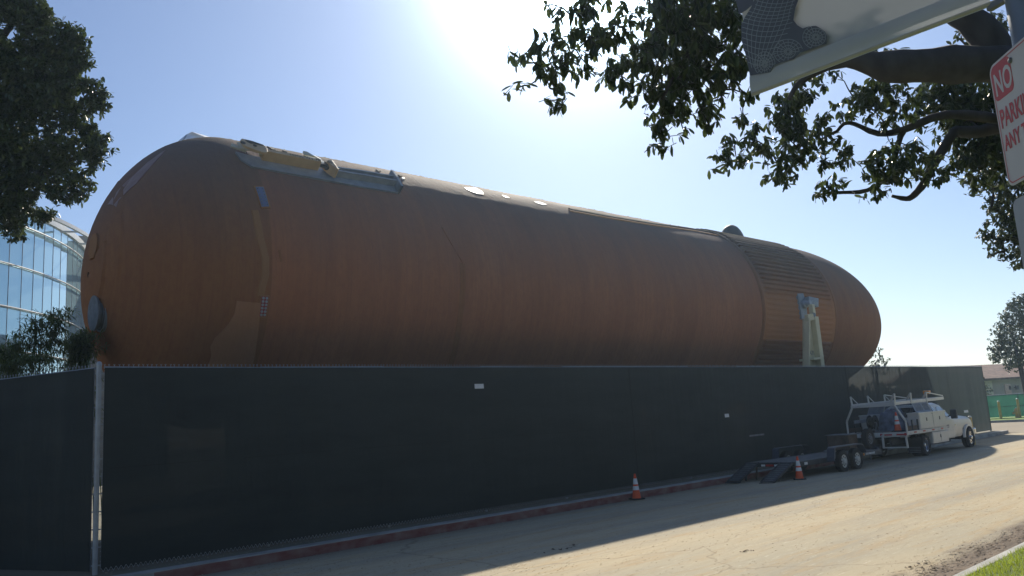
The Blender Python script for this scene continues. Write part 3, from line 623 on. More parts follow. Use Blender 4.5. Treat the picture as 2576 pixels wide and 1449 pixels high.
t.links.new(mx.outputs[0], mx2.inputs[1]); t.links.new(tpn.outputs[0], mx2.inputs[2]); t.links.new(mx2.outputs[0], t.nodes['Material Output'].inputs[0])
def fence(name, label, p0, ang, L, posts, endpost=True, screen=MT['screen'], H_=FH, z0=0, barbs=True, off0=.085):
    r = empty(name, p0, ang); tag(r, label, 'fence')
    def zf(x): return 0
    nx_ = max(4, int(L*3))
    MB().grid(lambda a, b_: (off0+(L-off0)*a, -.045+.012*math.sin(a*L*2.1)*math.sin(b_*3.1)+.006*math.sin(a*L*5.3+b_*9), z0+.06+(H_-.07-z0)*b_), nx_, 14).build('screen', screen, r, smooth=True, fix=False)
    mb = MB()
    for x0, x1 in [(off0+i*3.05, min(L, off0+(i+1)*3.05)) for i in range(int(L/3.05)+1)]:
        if x1-x0 < .1: continue
        mb.tube([(x0, .0, H_-.01+random.uniform(-.01, .012)), (x1, .0, H_-.01+random.uniform(-.01, .012))], .02, 8)
    mb.build('top_rail', MT['galv'], r, smooth=2)
    if barbs:
        mb = MB(); x = off0
        while x < L:
            j = random.uniform(-.01, .01); q = .004
            mb.bar((x+j, -.03, H_-.02), (x+j, -.03, H_+.05), .007, .007); mb.bar((x+j, -.03, H_+.035), (x+j-.016, -.03, H_+.06), .006, .006); mb.bar((x+j, -.03, H_+.035), (x+j+.016, -.03, H_+.06), .006, .006)
            x += .085
        mb.build('mesh_tops', MT['galv'], r)
        mb = MB(); x = off0
        while x < min(L, 26):
            mb.bar((x, -.05, z0+.1), (x+.04, -.05, z0+.03), .006, .006); mb.bar((x+.04, -.05, z0+.03), (x+.08, -.05, z0+.1), .006, .006); x += .085
        mb.build('mesh_feet', MT['galv'], r)
    for x in posts:
        MB().tube([(x, .05, z0-.05), (x, .05, H_-.03)], .03, 10).build('post', MT['galv'], r, smooth=2)
    return r
posts = [29.84+2.95*k for k in range(-9, 6)]
far_scr = MT['screen'].copy(); far_scr.name = 'open_weave_screen'
for n_s in far_scr.node_tree.nodes:
    if n_s.type == 'MIX_SHADER' and abs(n_s.inputs[0].default_value-.004) < 1e-4: n_s.inputs[0].default_value = .035
fr = fence('construction_fence', 'tall fence with dark green privacy screen along the red kerb', CN, RZ, SE, posts)
sc_ = [k for k in kids(fr) if k.name.startswith('screen')][0]; bm = bmesh.new(); bm.from_mesh(sc_.data); bmesh.ops.delete(bm, geom=[f for f in bm.faces if f.calc_center_median().x > 30.1], context='FACES'); bm.to_mesh(sc_.data); bm.free()
MB().grid(lambda a, b_: (29.8+(SE-29.8)*a, -.052+.012*math.sin(a*36)*math.sin(b_*3.1), .06+(FH-.07)*b_), 50, 12).build('screen', far_scr, fr, smooth=True, fix=False)['label'] = 'lighter see-through screen panels at the far end'
# end post
MB().tube([(SE, 0, -.15), (SE, 0, FH+.02)], .045, 12).build('end_post', MT['galv'], fr, smooth=2)
# corner post, bands, tension bars
cp = MB().tube([(0, 0, -.05), (0, 0, FH+.03)], .045, 20); cp = cp.build('corner_post', MT['galv'], fr, smooth=2)
MB().lathe([(.048, 0), (.05, .03), (.045, .05), (.03, .075), (0, .085)], (0, 0, FH+.03), (0, 0, 1), 20).build('cap', MT['galv'], cp, smooth=2)
for k in range(12):
    z = .15+k*.31; MB().lathe([(.046, -.012), (.05, -.012), (.05, .012), (.046, .012)], (0, 0, z), (0, 0, 1), 16, True).bar((.04, -.0, z), (.1, -.02, z), .012, .022).build('brace_band', MT['galv'], cp)
MB().bar((.095, -.02, .08), (.095, -.02, FH-.05), .008, .016).build('tension_bar', MT['galv'], fr)
mb = MB(); z = .1
while z < FH-.1: mb.bar((.12, -.03, z), (.07, -.03, z+.03), .005, .005); mb.bar((.07, -.03, z+.03), (.12, -.03, z+.06), .005, .005); z += .085
mb.build('mesh_edge', MT['galv'], fr)
for k, (s, z, wd, hh) in enumerate(((9.09, 3.17, .3, .12), (20.35, 1.96, .26, .12), (22.16, 1.18, 1.0, .06), (43.45, 1.24, .6, .13))):
    MB().add([(s-wd/2, -.065, z-hh/2), (s+wd/2, -.065, z-hh/2), (s+wd/2, -.062, z+hh/2), (s-wd/2, -.062, z+hh/2), (s-wd/2, -.055, z-hh/2), (s+wd/2, -.055, z-hh/2), (s+wd/2, -.052, z+hh/2), (s-wd/2, -.052, z+hh/2)], [(0,1,2,3),(7,6,5,4),(0,4,5,1),(1,5,6,2),(2,6,7,3),(3,7,4,0)]).build('tag_plate', MT['refl'] if k != 2 else MT['dgalv'], fr)
# seams in the fabric
mb = MB()
for x in (15.2, 29.84): mb.bar((x, -.062, .08), (x, -.062, FH-.04), .03, .006, (0, 1, 0))
mb.bar((.2, -.052, 1.83), (SE, -.052, 1.83), .004, .008, (0, 0, 1)); mb.build('screen_seam', mat('seam', (.02, .025, .025), .8), fr)
# left wing
PL_ = PZ(0, 955, FH); dl = PL_-CN; dl[2] = 0; Ll = 9.0; al = math.atan2(dl[1], dl[0])
# parent frame: x along wing; fabric must face the camera (local -Y towards camera) => run from the far end to the corner
far = CN+dl/np.linalg.norm(dl)*Ll; far[2] = 0
fl = empty('construction_fence', far, math.atan2(-dl[1], -dl[0])); tag(fl, 'short wing of dark screened fence running left from the corner post', 'fence')
MB().grid(lambda a, b_: (Ll*a*.991, -.045+.012*math.sin(a*Ll*2.1)*math.sin(b_*3.1), .06+(FH-.07)*b_), 30, 14).build('screen', MT['screen'], fl, smooth=True, fix=False)
MB().tube([(0, 0, FH-.01), (Ll-.1, 0, FH-.01)], .02, 8).build('top_rail', MT['galv'], fl, smooth=2)
mb = MB(); x = 0
while x < Ll-.1:
    mb.bar((x, -.03, FH-.02), (x, -.03, FH+.05), .007, .007); mb.bar((x, -.03, FH+.035), (x-.016, -.03, FH+.06), .006, .006); mb.bar((x, -.03, FH+.035), (x+.016, -.03, FH+.06), .006, .006); x += .085
mb.build('mesh_tops', MT['galv'], fl)
MB().bar((Ll-.1, -.02, .08), (Ll-.1, -.02, FH-.05), .008, .016).build('tension_bar', MT['galv'], fl)
mb = MB(); z = .1
while z < FH-.1: mb.bar((Ll-.12, -.03, z), (Ll-.07, -.03, z+.03), .005, .005); mb.bar((Ll-.07, -.03, z+.03), (Ll-.12, -.03, z+.06), .005, .005); z += .085
for k in range(12): mb.bar((Ll-.1, -.02, .15+k*.31), (Ll-.04, 0, .15+k*.31), .012, .022)
mb.build('mesh_edge', MT['galv'], fl)
for x in (0.05, 3., 6.): MB().tube([(x, .05, -.05), (x, .05, FH-.03)], .03, 10).build('post', MT['galv'], fl, smooth=2)
# ================================================================ CONES
def make_cone(col='orange'):
    r = empty('traffic_cone', (0, 0, 0))
    P = [(.135, .03), (.132, .045), (.127, .05)]
    def rad(z): return .125-.098*(z-.04)/.66
    def band(z0, z1, nm, mt, cap=False):
        o = .0 if mt == 'orange' else .003
        pr = [(rad(z0)+o, z0), (rad(z1)+o, z1)]
        if cap: pr += [(rad(z1)*.8, z1+.008), (rad(z1)*.4, z1+.010)]
        return MB().lathe(pr, (0, 0, 0), (0, 0, 1), 24).build(nm, MT[mt], r, smooth=2)
    band(.03, .70, 'body', 'orange', True); band(.26, .37, 'band', 'refl'); band(.42, .58, 'band', 'refl')
    MB().prism([(.19*c, .19*s_, 0) for c, s_ in ((1, .8), (.8, 1), (-.8, 1), (-1, .8), (-1, -.8), (-.8, -1), (.8, -1), (1, -.8))], (0, 0, .035)).build('base', MT['black'], r, bevel=.006)
    return r
cone = make_cone()
for i, (x, y, lab) in enumerate(((1602, 1256, 'orange striped cone standing alone beside the red kerb'), (2012, 1206, 'orange striped cone standing behind the trailer ramps'), (0, 0, 'orange striped cone standing on the bed of the white work truck'))):
    o = cone if i == 0 else copy_tree(cone)
    if i < 2:
        P = PZ(x, y, -.1); s_, t_ = ST(P); P = PZ(x, y, ZR(s_, t_)); o.location = tuple(P); o.rotation_euler = (0, 0, .3+i)
    else: o.location = tuple(F(28.35, 2.55, ZR(28, 2.5)+1.045)); o.rotation_euler = (0, 0, RZ); o.scale = (1.05,)*3
    tag(o, lab, 'traffic cone', 'orange traffic cones')
# ================================================================ TRUCK  local X fwd, Y left (to the fence), Z up; origin rear axle line of the bed end
def wheel(parent, x, y, z, R_, wd, rim_r, mt, out, dish, spokes=8):
    """out = -1 (camera side) or 1"""
    tw = MB().lathe([(rim_r, -wd/2), (R_*.93, -wd/2), (R_, -wd*.36), (R_, wd*.36), (R_*.93, wd/2), (rim_r, wd/2)], (x, y, z), (0, 1, 0), 36, True)
    for k in range(30):
        a = 2*math.pi*k/30; c = Vector((x+math.cos(a)*R_*1.0, y, z+math.sin(a)*R_*1.0)); tw.bar(c+Vector((0, -wd*.38, 0)), c+Vector((0, wd*.38, 0)), .03, .02, (math.cos(a), 0, math.sin(a)))
    w_ = MB(); w_.v = []; wo = MB().lathe([(0, 0)], (0, 0, 0), (0, 1, 0), 3) if 0 else None
    ob = MB().lathe([(rim_r+.002, -wd*.42), (rim_r+.002, wd*.42), (rim_r*.93, wd*.40), (rim_r*.90, -wd*.40)], (x, y, z), (0, 1, 0), 32, True).build('wheel', MT[mt], parent, smooth=2)
    tw.build('tyre', MT['black'], ob, smooth=2)
    yo = y+out*(wd/2-dish); pr = MB()
    pr.lathe([(0, -.02), (rim_r*.9, -.02), (rim_r*.9, .0), (0, .0)], (x, yo, z), (0, out, 0), 28)
    pr.lathe([(.09, 0), (.085, .05), (.05, .07), (0, .07)], (x, yo, z), (0, out, 0), 18)
    pr.build('disc', MT[mt], ob, smooth=2)
    hh = MB()
    for k in range(spokes):
        a = 2*math.pi*k/spokes; c = Vector((x+math.cos(a)*rim_r*.66, yo+out*.002, z+math.sin(a)*rim_r*.66)); hh.lathe([(0, 0), (rim_r*.13, 0), (rim_r*.13, .004), (0, .004)], c, (0, out, 0), 8)
    hh.build('hand_holes', MT['black'], ob)
    return ob
ts = 28.0; GZ = ZR(30, 2.5)
trk = empty('work_truck', F(ts-.2, 1.95, GZ), RZ); trk.scale = (1.035,)*3
tag(trk, 'white work truck with ladder rack and side tool boxes parked by the fence', 'truck')
# chassis
mb = MB(); 
for y in (-.42, .42): mb.bar((.1, y, .62), (7.0, y, .62), .08, .2)
mb.bar((1.75, -.8, .42), (1.75, .8, .42), .12, .12); mb.bar((6.6, -.8, .42), (6.6, .8, .42), .12, .12); mb.build('chassis', MT['dark'], trk)
mb = MB().box((2.3, -.45, .35), (3.0, .45, .6)); mb.box((4.2, -.5, .3), (5.9, .5, .55)); mb.build('underbody', MT['dark'], trk, bevel=.04)
wz = .415
for y, o_ in ((-.93, -1), (.93, 1)): wheel(trk, 6.62, y, wz, .415, .28, .27, 'chrome', o_, .03)
for y, o_ in ((-.98, -1), (.98, 1)): wheel(trk, 1.72, y, wz, .40, .25, .25, 'chrome', o_, .13)
for y in (-.70, .70): wheel(trk, 1.72, y, wz, .40, .25, .25, 'chrome', 1, .13)
# cab: loft of cross sections along X (half outlines)
def loft(name, secs, mt, parent, bevel=0, smooth=True):
    """secs: list of (x, [(y, z)...]) open half profiles from bottom to top centre; mirrored"""
    V = []; n = len(secs[0][1])*2
    for x, pr in secs:
        V += [(x, -y, z) for y, z in pr] + [(x, y, z) for y, z in reversed(pr)]
    Fc = [(i*n+j, i*n+(j+1) % n, (i+1)*n+(j+1) % n, (i+1)*n+j) for i in range(len(secs)-1) for j in range(n)]
    Fc += [tuple(range(n-1, -1, -1)), tuple((len(secs)-1)*n+j for j in range(n))]
    return MB().add(V, Fc).build(name, mt, parent, smooth=2 if smooth else False)
W = .98
def cs(x, belt, roof, wr, zb=.5, w=W): return (x, [(w-.04, zb), (w, zb+.12), (w, belt-.12), (w-.03, belt), (wr+.02, roof-.08), (wr-.12, roof), (.02, roof+.02)])
loft('cab', [cs(2.98, 1.36, 1.9, .74), cs(3.1, 1.36, 1.96, .74), cs(4.1, 1.36, 1.98, .74), cs(4.45, 1.36, 1.93, .72), cs(5.05, 1.34, 1.42, .86), cs(5.15, 1.34, 1.40, .88)], MT['white'], trk)
def hs_(x, top, w, zb): return (x, [(w-.05, zb), (w, zb+.1), (w, top-.3), (w-.02, top-.16), (w-.16, top-.05), (w-.4, top), (.02, top+.02)])
loft('hood', [hs_(5.15, 1.40, .97, .52), hs_(6.02, 1.39, .97, .54), hs_(6.1, 1.385, .97, .82), hs_(6.6, 1.37, .98, .88), hs_(7.1, 1.33, .98, .80), hs_(7.34, 1.25, .93, .62), hs_(7.46, 1.1, .86, .62)], MT['white'], trk)
for sy in (-1, 1):
    mb = MB(); n = 16; V = []
    for i in range(n+1):
        a = math.pi*i/n
        for r_, y in ((.50, .93), (.58, .95), (.56, 1.03), (.49, 1.035)): V.append((6.62+math.cos(a)*r_, sy*y, .45+math.sin(a)*r_*.92))
    mb.add(V, [(4*i+k, 4*i+(k+1) % 4, 4*i+4+(k+1) % 4, 4*i+4+k) for i in range(n) for k in range(4)]).build('wheel_arch', MT['white'], trk, smooth=2)
    MB().lathe([(0, 0), (.49, 0), (.49, .03), (0, .03)], (6.62, sy*.975, .45), (0, sy, 0), 24).build('arch_well', MT['black'], trk)
mb = MB().box((7.3, -1.0, .5), (7.55, 1.0, .78)); mb.build('bumper', MT['chrome'], trk, bevel=.04)
for sy in (-1, 1): MB().box((7.2, sy*.72-.16, .85), (7.42, sy*.72+.16, 1.08)).build('headlight', MT['refl'], trk, bevel=.03)
def side(pts, sy, name, mt, off, par, lab=None, depth=.012):
    """polygon on cab side (x,z); follows side slope above belt"""
    P = []
    for x, z in pts:
        y = W+off if z <= 1.24 else (W-.03*(z-1.24)/.12+off if z <= 1.36 else W-.03-(W-.03-.76)*(z-1.36)/(1.9-1.36)+off)
        P.append((x, sy*y, z))
    return MB().prism(P, (0, sy*depth, 0)).build(name, mt, par)
for sy in (-1, 1):
    d1 = side([(3.62, .55), (3.62, 1.24), (5.08, 1.24), (5.1, .6), (5.0, .55)], sy, 'door', MT['white'], .001, trk)
    side([(3.86, 1.40), (3.90, 1.80), (4.2, 1.81), (4.36, 1.76), (4.86, 1.43), (4.86, 1.40)], sy, 'window', MT['glassd'], .001, d1)
    MB().box((3.72, sy*(W+.02)-.02, 1.08), (3.9, sy*(W+.02)+.02, 1.13)).build('handle', MT['dark'], d1, bevel=.01)
    side([(3.16, 1.42), (3.18, 1.8), (3.52, 1.81), (3.58, 1.78), (3.62, 1.42)], sy, 'window', MT['glassd'], .003, trk)
    MB().bar((3.585, sy*(W+.004), .55), (3.585, sy*(W+.004), 1.28), .012, .012).build('door_gap', MT['dark'], trk)
    MB().box((4.0, sy*(W+.012)-.008, .80), (5.02, sy*(W+.012)+.008, .86)).build('trim', MT['offwhite'], d1)
    MB().bar((4.7, sy*.94, 1.38), (4.7, sy*1.12, 1.45), .05, .05).build('mirror_arm', MT['dark'], trk)
    MB().box((4.62, sy*1.19-.12, 1.28), (4.76, sy*1.19+.12, 1.66)).build('mirror', MT['dark'], trk, bevel=.03)
text_mesh('SOLAR', .13, 'lettering', MT['dgalv'], trk, (4.15, -W-.016, 1.02), (1, 0, 0), (0, 0, 1), .001) if 0 else None
mb = MB()
for k in range(6): mb.box((4.2+.06*k, -W-.017, 1.0), (4.235+.06*k, -W-.0145, 1.06))
for k in range(4): mb.box((4.22+.085*k, -W-.017, .94), (4.29+.085*k, -W-.0145, .97))
mb.build('door_marking', MT['dgalv'], trk)
MB().add([(4.42, -.70, 1.92), (4.42, .70, 1.92), (5.04, .84, 1.43), (5.04, -.84, 1.43), (4.44, -.70, 1.935), (4.44, .70, 1.935), (5.06, .84, 1.445), (5.06, -.84, 1.445)], [(0, 1, 2, 3), (7, 6, 5, 4), (0, 4, 5, 1), (1, 5, 6, 2), (2, 6, 7, 3), (3, 7, 4, 0)]).build('windshield', MT['glassd'], trk)
MB().box((2.955, -.6, 1.45), (2.978, .6, 1.84)).build('rear_window', MT['glassd'], trk)
MB().box((5.2, -.99, .98), (5.3, -.975, 1.05)).build('badge', MT['chrome'], trk)
# bed
bed = MB().box((0, -1.1, .93), (2.92, 1.1, 1.0)).build('bed_floor', MT['rust'], trk)
for sy in (-1, 1):
    rl = MB().box((0, sy*1.125-.025, .88), (3.9, sy*1.125+.025, 1.02)).build('side_rail', MT['offwhite'], trk, bevel=.006)
    for x in (.55, 1.4, 2.3, 3.2): MB().box((x, sy*1.155-.005, .93), (x+.22, sy*1.155+.005, .985)).build('marker', MT['red'], rl)
rr = MB().box((-.08, -1.15, .83), (0, 1.15, 1.0)).build('rear_rail', MT['offwhite'], trk, bevel=.006)
for y in (-.9, -.45, .45, .9):
    MB().box((-.1, y-.14, .89), (-.078, y+.14, .94)).build('tail_light', MT['red'], rr)
for y in (-1.08, -.2, 1.08): MB().lathe([(0, 0), (.05, 0), (.05, .03), (0, .03)], (-.078, y, .92), (-1, 0, 0), 14).build('tail_light', MT['red'], rr)
for sy in (-1, 1):
    y0, y1 = sorted((sy*1.15, sy*.72))
    tb = MB().box((1.2, y0, 1.03), (3.86, y1, 1.62)).build('tool_box', MT['white'], trk, bevel=.012)
    MB().box((1.17, min(y0, y1)-.012, 1.6), (3.89, y1+.012, 1.66)).build('lid', MT['white'], tb, bevel=.01)
    for xa, xb in ((1.24, 2.5), (2.54, 3.82)):
        d_ = MB().box((xa, sy*1.155-.008, 1.07), (xb, sy*1.155+.008, 1.58)).build('box_door', MT['white'], tb, bevel=.006)
        MB().box(((xa+xb)/2-.04, sy*1.168-.006, 1.32), ((xa+xb)/2+.04, sy*1.168+.006, 1.45)).build('latch', MT['dark'], d_)
    MB().box((2.45, sy*1.15-.004, 1.55), (2.6, sy*1.15+.03, 1.63)).build('latch', MT['dark'], tb)
    lb = MB().box((2.3, min(sy*1.13, sy*.7), .42), (3.95, max(sy*1.13, sy*.7), .86)).build('tool_box', MT['white'], trk, bevel=.015)
    for xa, xb in ((2.34, 3.1), (3.14, 3.9)):
        MB().box((xa, sy*1.135-.008, .47), (xb, sy*1.135+.008, .83)).build('box_door', MT['white'], lb, bevel=.005)
    MB().box((3.05, sy*1.15-.006, .62), (3.12, sy*1.15+.006, .74)).build('latch', MT['dark'], lb)
# stakes and side boards
for sy in (-1, 1):
    for x in (.05, .6, 1.12): MB().bar((x, sy*1.1, .98), (x, sy*1.1, 1.42), .05, .05).build('stake', MT['dark'], trk)
    MB().box((.02, sy*1.07-.015, 1.05), (1.15, sy*1.07+.015, 1.2)).build('side_board', MT['rust'], trk)
MB().box((.05, .8, 1.38), (1.15, .86, 1.5)).build('side_board', MT['greyp'], trk)
# ladder rack
RK = MT['white']
for sy in (-1, 1):
    MB().tube([(0.0, sy*1.12, .95), (0.0, sy*1.12, 1.42)], .035, 10).build('rack_post', RK, trk, smooth=2)
    MB().tube([(0.0, sy*1.12, 1.4), (-.05, sy*1.08, 1.5), (-.05, sy*.83, 1.95), (-.05, sy*.80, 2.03)], .04, 10).build('rack_post', RK, trk, smooth=2)
    MB().bar((-.1, sy*.80, 2.06), (4.0, sy*.80, 2.12), .06, .12).build('rack_rail', RK, trk, bevel=.008)
    MB().bar((3.9, sy*.80, 2.12), (5.05, sy*.74, 2.14), .05, .12).build('rack_rail', RK, trk, bevel=.008)
    for x in (-.05, 1.45, 3.0):
        mb = MB().prism([(x, sy*.83, 2.02), (x+.02, sy*.86, 2.42), (x+.10, sy*.86, 2.42), (x+.12, sy*.83, 2.02)], (0, -sy*.03, 0)); mb.bar((x+.06, sy*.84, 2.42), (x+.14, sy*.62, 2.12), .09, .03)
        mb.build('rack_ear', RK, trk)
for x, z in ((-.05, 2.02), (1.45, 2.08), (3.0, 2.1), (5.02, 2.14)): MB().bar((x, -.85 if x < 4 else -.76, z), (x, .85 if x < 4 else .76, z), .06, .1, (0, 0, 1)).build('rack_crossbar', RK, trk, bevel=.006)
for sy in (-1, 1): MB().bar((3.05, sy*.82, 2.42), (5.02, sy*.74, 2.24), .035, .035).build('rack_rail', RK, trk)
MB().box((3.5, -.78, 2.34), (3.72, -.55, 2.48)).build('beacon', MT['amber'], trk, bevel=.02)
for sy in (-1, 1):
    MB().tube([(3.0, sy*.8, 2.1), (3.0, sy*.95, 1.66)], .035, 8).build('rack_post', RK, trk, smooth=2)
# cab guard: side screens of expanded metal with frames + slanted plate
for sy in (-1, 1):
    y = sy*.86
    def yy(z): return sy*(.96-.16*(z-1.66)/.4)
    fp = MB()
    for xa, xb in ((1.5, 1.6), (2.3, 2.42), (3.1, 3.2)): fp.prism([(xa, yy(1.66), 1.66), (xb, yy(1.66), 1.66), (xb-.1*(xa > 3), yy(2.06), 2.06), (xa-.1*(xa > 3), yy(2.06), 2.06)], (0, -sy*.01, 0))
    fp.prism([(1.5, yy(1.98), 1.98), (3.15, yy(1.98), 1.98), (3.1, yy(2.06), 2.06), (1.5, yy(2.06), 2.06)], (0, -sy*.012, 0)); fp.prism([(1.5, yy(1.66), 1.66), (3.2, yy(1.66), 1.66), (3.2, yy(1.72), 1.72), (1.5, yy(1.72), 1.72)], (0, -sy*.012, 0))
    fo = fp.build('guard_frame', MT['greyp'], trk)
    lt_ = MB()
    for xa, xb in ((1.6, 2.3), (2.42, 3.1)):
        n = 9; Hh = .28
        for k in range(-4, n+4):
            for dr in (1, -1):
                x0 = xa+(xb-xa)*k/n; x1 = x0+dr*Hh; z0, z1 = 1.72, 1.98
                if dr*(x1-x0) <= 0: continue
                # clip to [xa, xb]
                t0_, t1_ = 0, 1
                for lim, sg in ((xa, 1), (xb, -1)):
                    a0, a1 = sg*(x0-lim), sg*(x1-lim)
                    if a0 < 0 and a1 < 0: t0_ = 2
                    elif a0 < 0: t0_ = max(t0_, a0/(a0-a1))
                    elif a1 < 0: t1_ = min(t1_, a0/(a0-a1))
                if t0_ >= t1_: continue
                p = lambda q: (x0+(x1-x0)*q, yy(z0+(z1-z0)*q), z0+(z1-z0)*q)
                lt_.bar(p(t0_), p(t1_), .018, .01, (0, 1, 0))
    lt_.build('guard_mesh', MT['greyp'], fo)
MB().prism([(3.2, -.96, 1.66), (3.2, .96, 1.66), (2.98, .78, 2.08), (2.98, -.78, 2.08)], (.012, 0, .0)).build('guard_plate', MT['greyp'], trk)
# load on the bed: tarp bundle, hose reel, crates
tarp = MB(); n = 18
tarp.grid(lambda a, b_: (.95+.95*a, -.62+1.25*b_, 1.02+(.80*min(1, 4*min(a, 1-a)+.0)*min(1, 4*min(b_, 1-b_)))*(1+.16*math.sin(a*13+b_*5)*math.sin(b_*17))), n, n)
tp_ = tarp.build('tarpaulin_bundle', mat('blue_grey_tarp', (.13, .15, .20), .6, 0, .5, 5, .3), None, smooth=True)
tp_.location = tuple(F(ts, 1.95, GZ)); tp_.rotation_euler = (0, 0, RZ); tag(tp_, 'crumpled blue-grey tarpaulin bundle on the truck bed behind the cab guard', 'tarpaulin')
hr = empty('hose_reel', F(ts+.45, 1.55, GZ+1.0), RZ); tag(hr, 'black round hose reel on the left of the truck bed', 'hose reel')
MB().lathe([(.12, -.12), (.3, -.12), (.3, -.1), (.2, -.09), (.2, .09), (.3, .1), (.3, .12), (.12, .12)], (0, 0, .42), (0, 1, 0), 26, True).build('drum', MT['black'], hr, smooth=2)
mb = MB().bar((-.2, -.15, .0), (0, -.15, .42), .03, .03); mb.bar((.2, -.15, .0), (0, -.15, .42), .03, .03); mb.bar((-.2, .15, .0), (0, .15, .42), .03, .03); mb.bar((.2, .15, 0), (0, .15, .42), .03, .03); mb.tube([(0, -.16, .42), (0, .16, .42)], .02); mb.build('stand', MT['dgalv'], hr)
# rear ladder bumper frame + mud flap
mb = MB().bar((-.12, -.25, .93), (-.16, -.25, .42), .07, .05); mb.bar((-.16, -.25, .45), (-.16, -1.12, .45), .05, .05); mb.bar((-.12, -1.1, .86), (-.14, -1.12, .42), .06, .06); mb.build('rear_step', RK, trk, bevel=.005)
for sy in (-1, 1):
    mf = MB().box((1.12, min(sy*1.12, sy*.6), .14), (1.14, max(sy*1.12, sy*.6), .72)).build('mud_flap', MT['black'], trk)
    mb = MB()
    for k in range(4): mb.box((1.108, min(sy*1.08, sy*.66), .17+.06*k), (1.118, max(sy*1.08, sy*.66), .2+.06*k))
    mb.build('flap_stripes', MT['dgalv'], mf)
MB().bar((-.5, 0, .5), (.1, 0, .5), .12, .12).build('hitch', MT['dark'], trk)
# ================================================================ TRAILER  local X fwd from the deck's rear edge
lo = 19.75; TG = ZR(22, 2)
trl = empty('flatbed_trailer', F(lo, 1.88, TG), RZ-.03); tag(trl, 'dark twin-axle flatbed trailer with lowered ramps behind the white truck', 'trailer')
MB().box((0, -.82, .50), (5.9, .82, .54)).build('deck', MT['wood'], trl)
mb = MB()
for y in (-.86, .86): mb.box((0, y-.03, .38), (5.9, y+.03, .545))
mb.box((-.04, -.89, .40), (0, .89, .545)); mb.box((5.9, -.89, .38), (5.98, .89, .545)); mb.build('frame', MT['dark'], trl, bevel=.006)
mb = MB()
for x in (1., 2., 3., 4., 5.): mb.box((x, -.8, .40), (x+.06, .8, .47))
mb.build('cross_members', MT['dark'], trl)
for sy in (-1, 1):
    mb = MB(); pts = [(2.0, .55), (2.08, .84), (2.2, .88), (3.95, .88), (4.1, .84), (4.3, .55)]
    y0, y1 = sy*.9, sy*1.16
    V = [(x, y0, z) for x, z in pts]+[(x, y1, z) for x, z in pts]+[(x, y1, z-.03) for x, z in pts]; n = len(pts)
    mb.add(V, [(i, i+1, n+i+1, n+i) for i in range(n-1)]+[(n+i, n+i+1, 2*n+i+1, 2*n+i) for i in range(n-1)])
    mb.prism([(2.02, y1-sy*.004, .5), (2.0, y1-sy*.004, .55), (2.08, y1-sy*.004, .84), (2.2, y1-sy*.004, .88), (2.24, y1-sy*.004, .84), (2.14, y1-sy*.004, .8), (2.09, y1-sy*.004, .5)], (0, -sy*.01, 0))
    mb.box((1.98, min(y0, y1), .42), (2.03, max(y0, y1), .56)); mb.build('fender', MT['dark'] if 0 else mat('blue_black_fender', (.07, .085, .12), .5, .1), trl, fix=False)
    for x in (2.72, 3.66): wheel(trl, x, sy*1.03, .37, .365, .2, .22, 'white', sy, .03, 8)
    MB().box((.55, sy*.9-.012, .42), (.72, sy*.9+.012, .5)).build('marker', MT['refl'], trl)
    MB().box((4.55, sy*.9-.012, .42), (4.62, sy*.9+.012, .5)).build('marker', MT['amber'], trl)
mb = MB()
for k in range(14):
    if 5 <= k <= 7: continue
    mb.bar((4.75+.05*k, -.895, .43), (4.77+.05*k, -.895, .5), .02, .006, (0, 1, 0))
mb.box((5.0, -.897, .435), (5.13, -.893, .495)); mb.build('side_decal', MT['refl'], trl)
MB().box((-.05, -.14, .42), (-.035, .14, .48)).build('tail_light', MT['red'], trl)
for y in (-.24, .24): MB().box((-.05, y-.07, .42), (-.035, y+.07, .48)).build('reflector', MT['refl'], trl)
def rampx(yc, wd, lab):
    r = MB(); 
    for y in (yc-wd/2, yc+wd/2): r.bar((-.02, y, .53), (-1.28, y, .03), .04, .07)
    ro = r.build('ramp', MT['dark'], trl)
    for k in range(10):
        q = (k+.5)/10; MB().bar((-.02-1.26*q, yc-wd/2, .53-.5*q), (-.02-1.26*q, yc+wd/2, .53-.5*q), .05, .03).build('rung', MT['dark'], ro)
    MB().box((-1.36, yc-wd/2-.03, .0), (-1.2, yc+wd/2+.03, .03)).build('toe_plate', MT['dark'], ro)
    mb = MB().add([(-.1, yc-wd/2, .505), (-.1, yc+wd/2, .505), (-1.2, yc+wd/2, .07), (-1.2, yc-wd/2, .07), (-.1, yc-wd/2, .497), (-.1, yc+wd/2, .497), (-1.2, yc+wd/2, .062), (-1.2, yc-wd/2, .062)], [(0, 1, 2, 3), (7, 6, 5, 4), (0, 4, 5, 1), (1, 5, 6, 2), (2, 6, 7, 3), (3, 7, 4, 0)]).build('ramp_plate', mat('ramp_mesh', (.10, .11, .12), .6, .2, .3, 8), ro)
    MB().bar((-.45, yc, .36), (-.55, yc, .0), .05, .05).build('ramp_leg', MT['dark'], ro)
rampx(.62, .42, ''); rampx(-.62, .42, '')
MB().tube([(0.05, .55, .4), (-.1, .5, .0)], .03, 8).build('stabiliser', MT['rust'], trl)
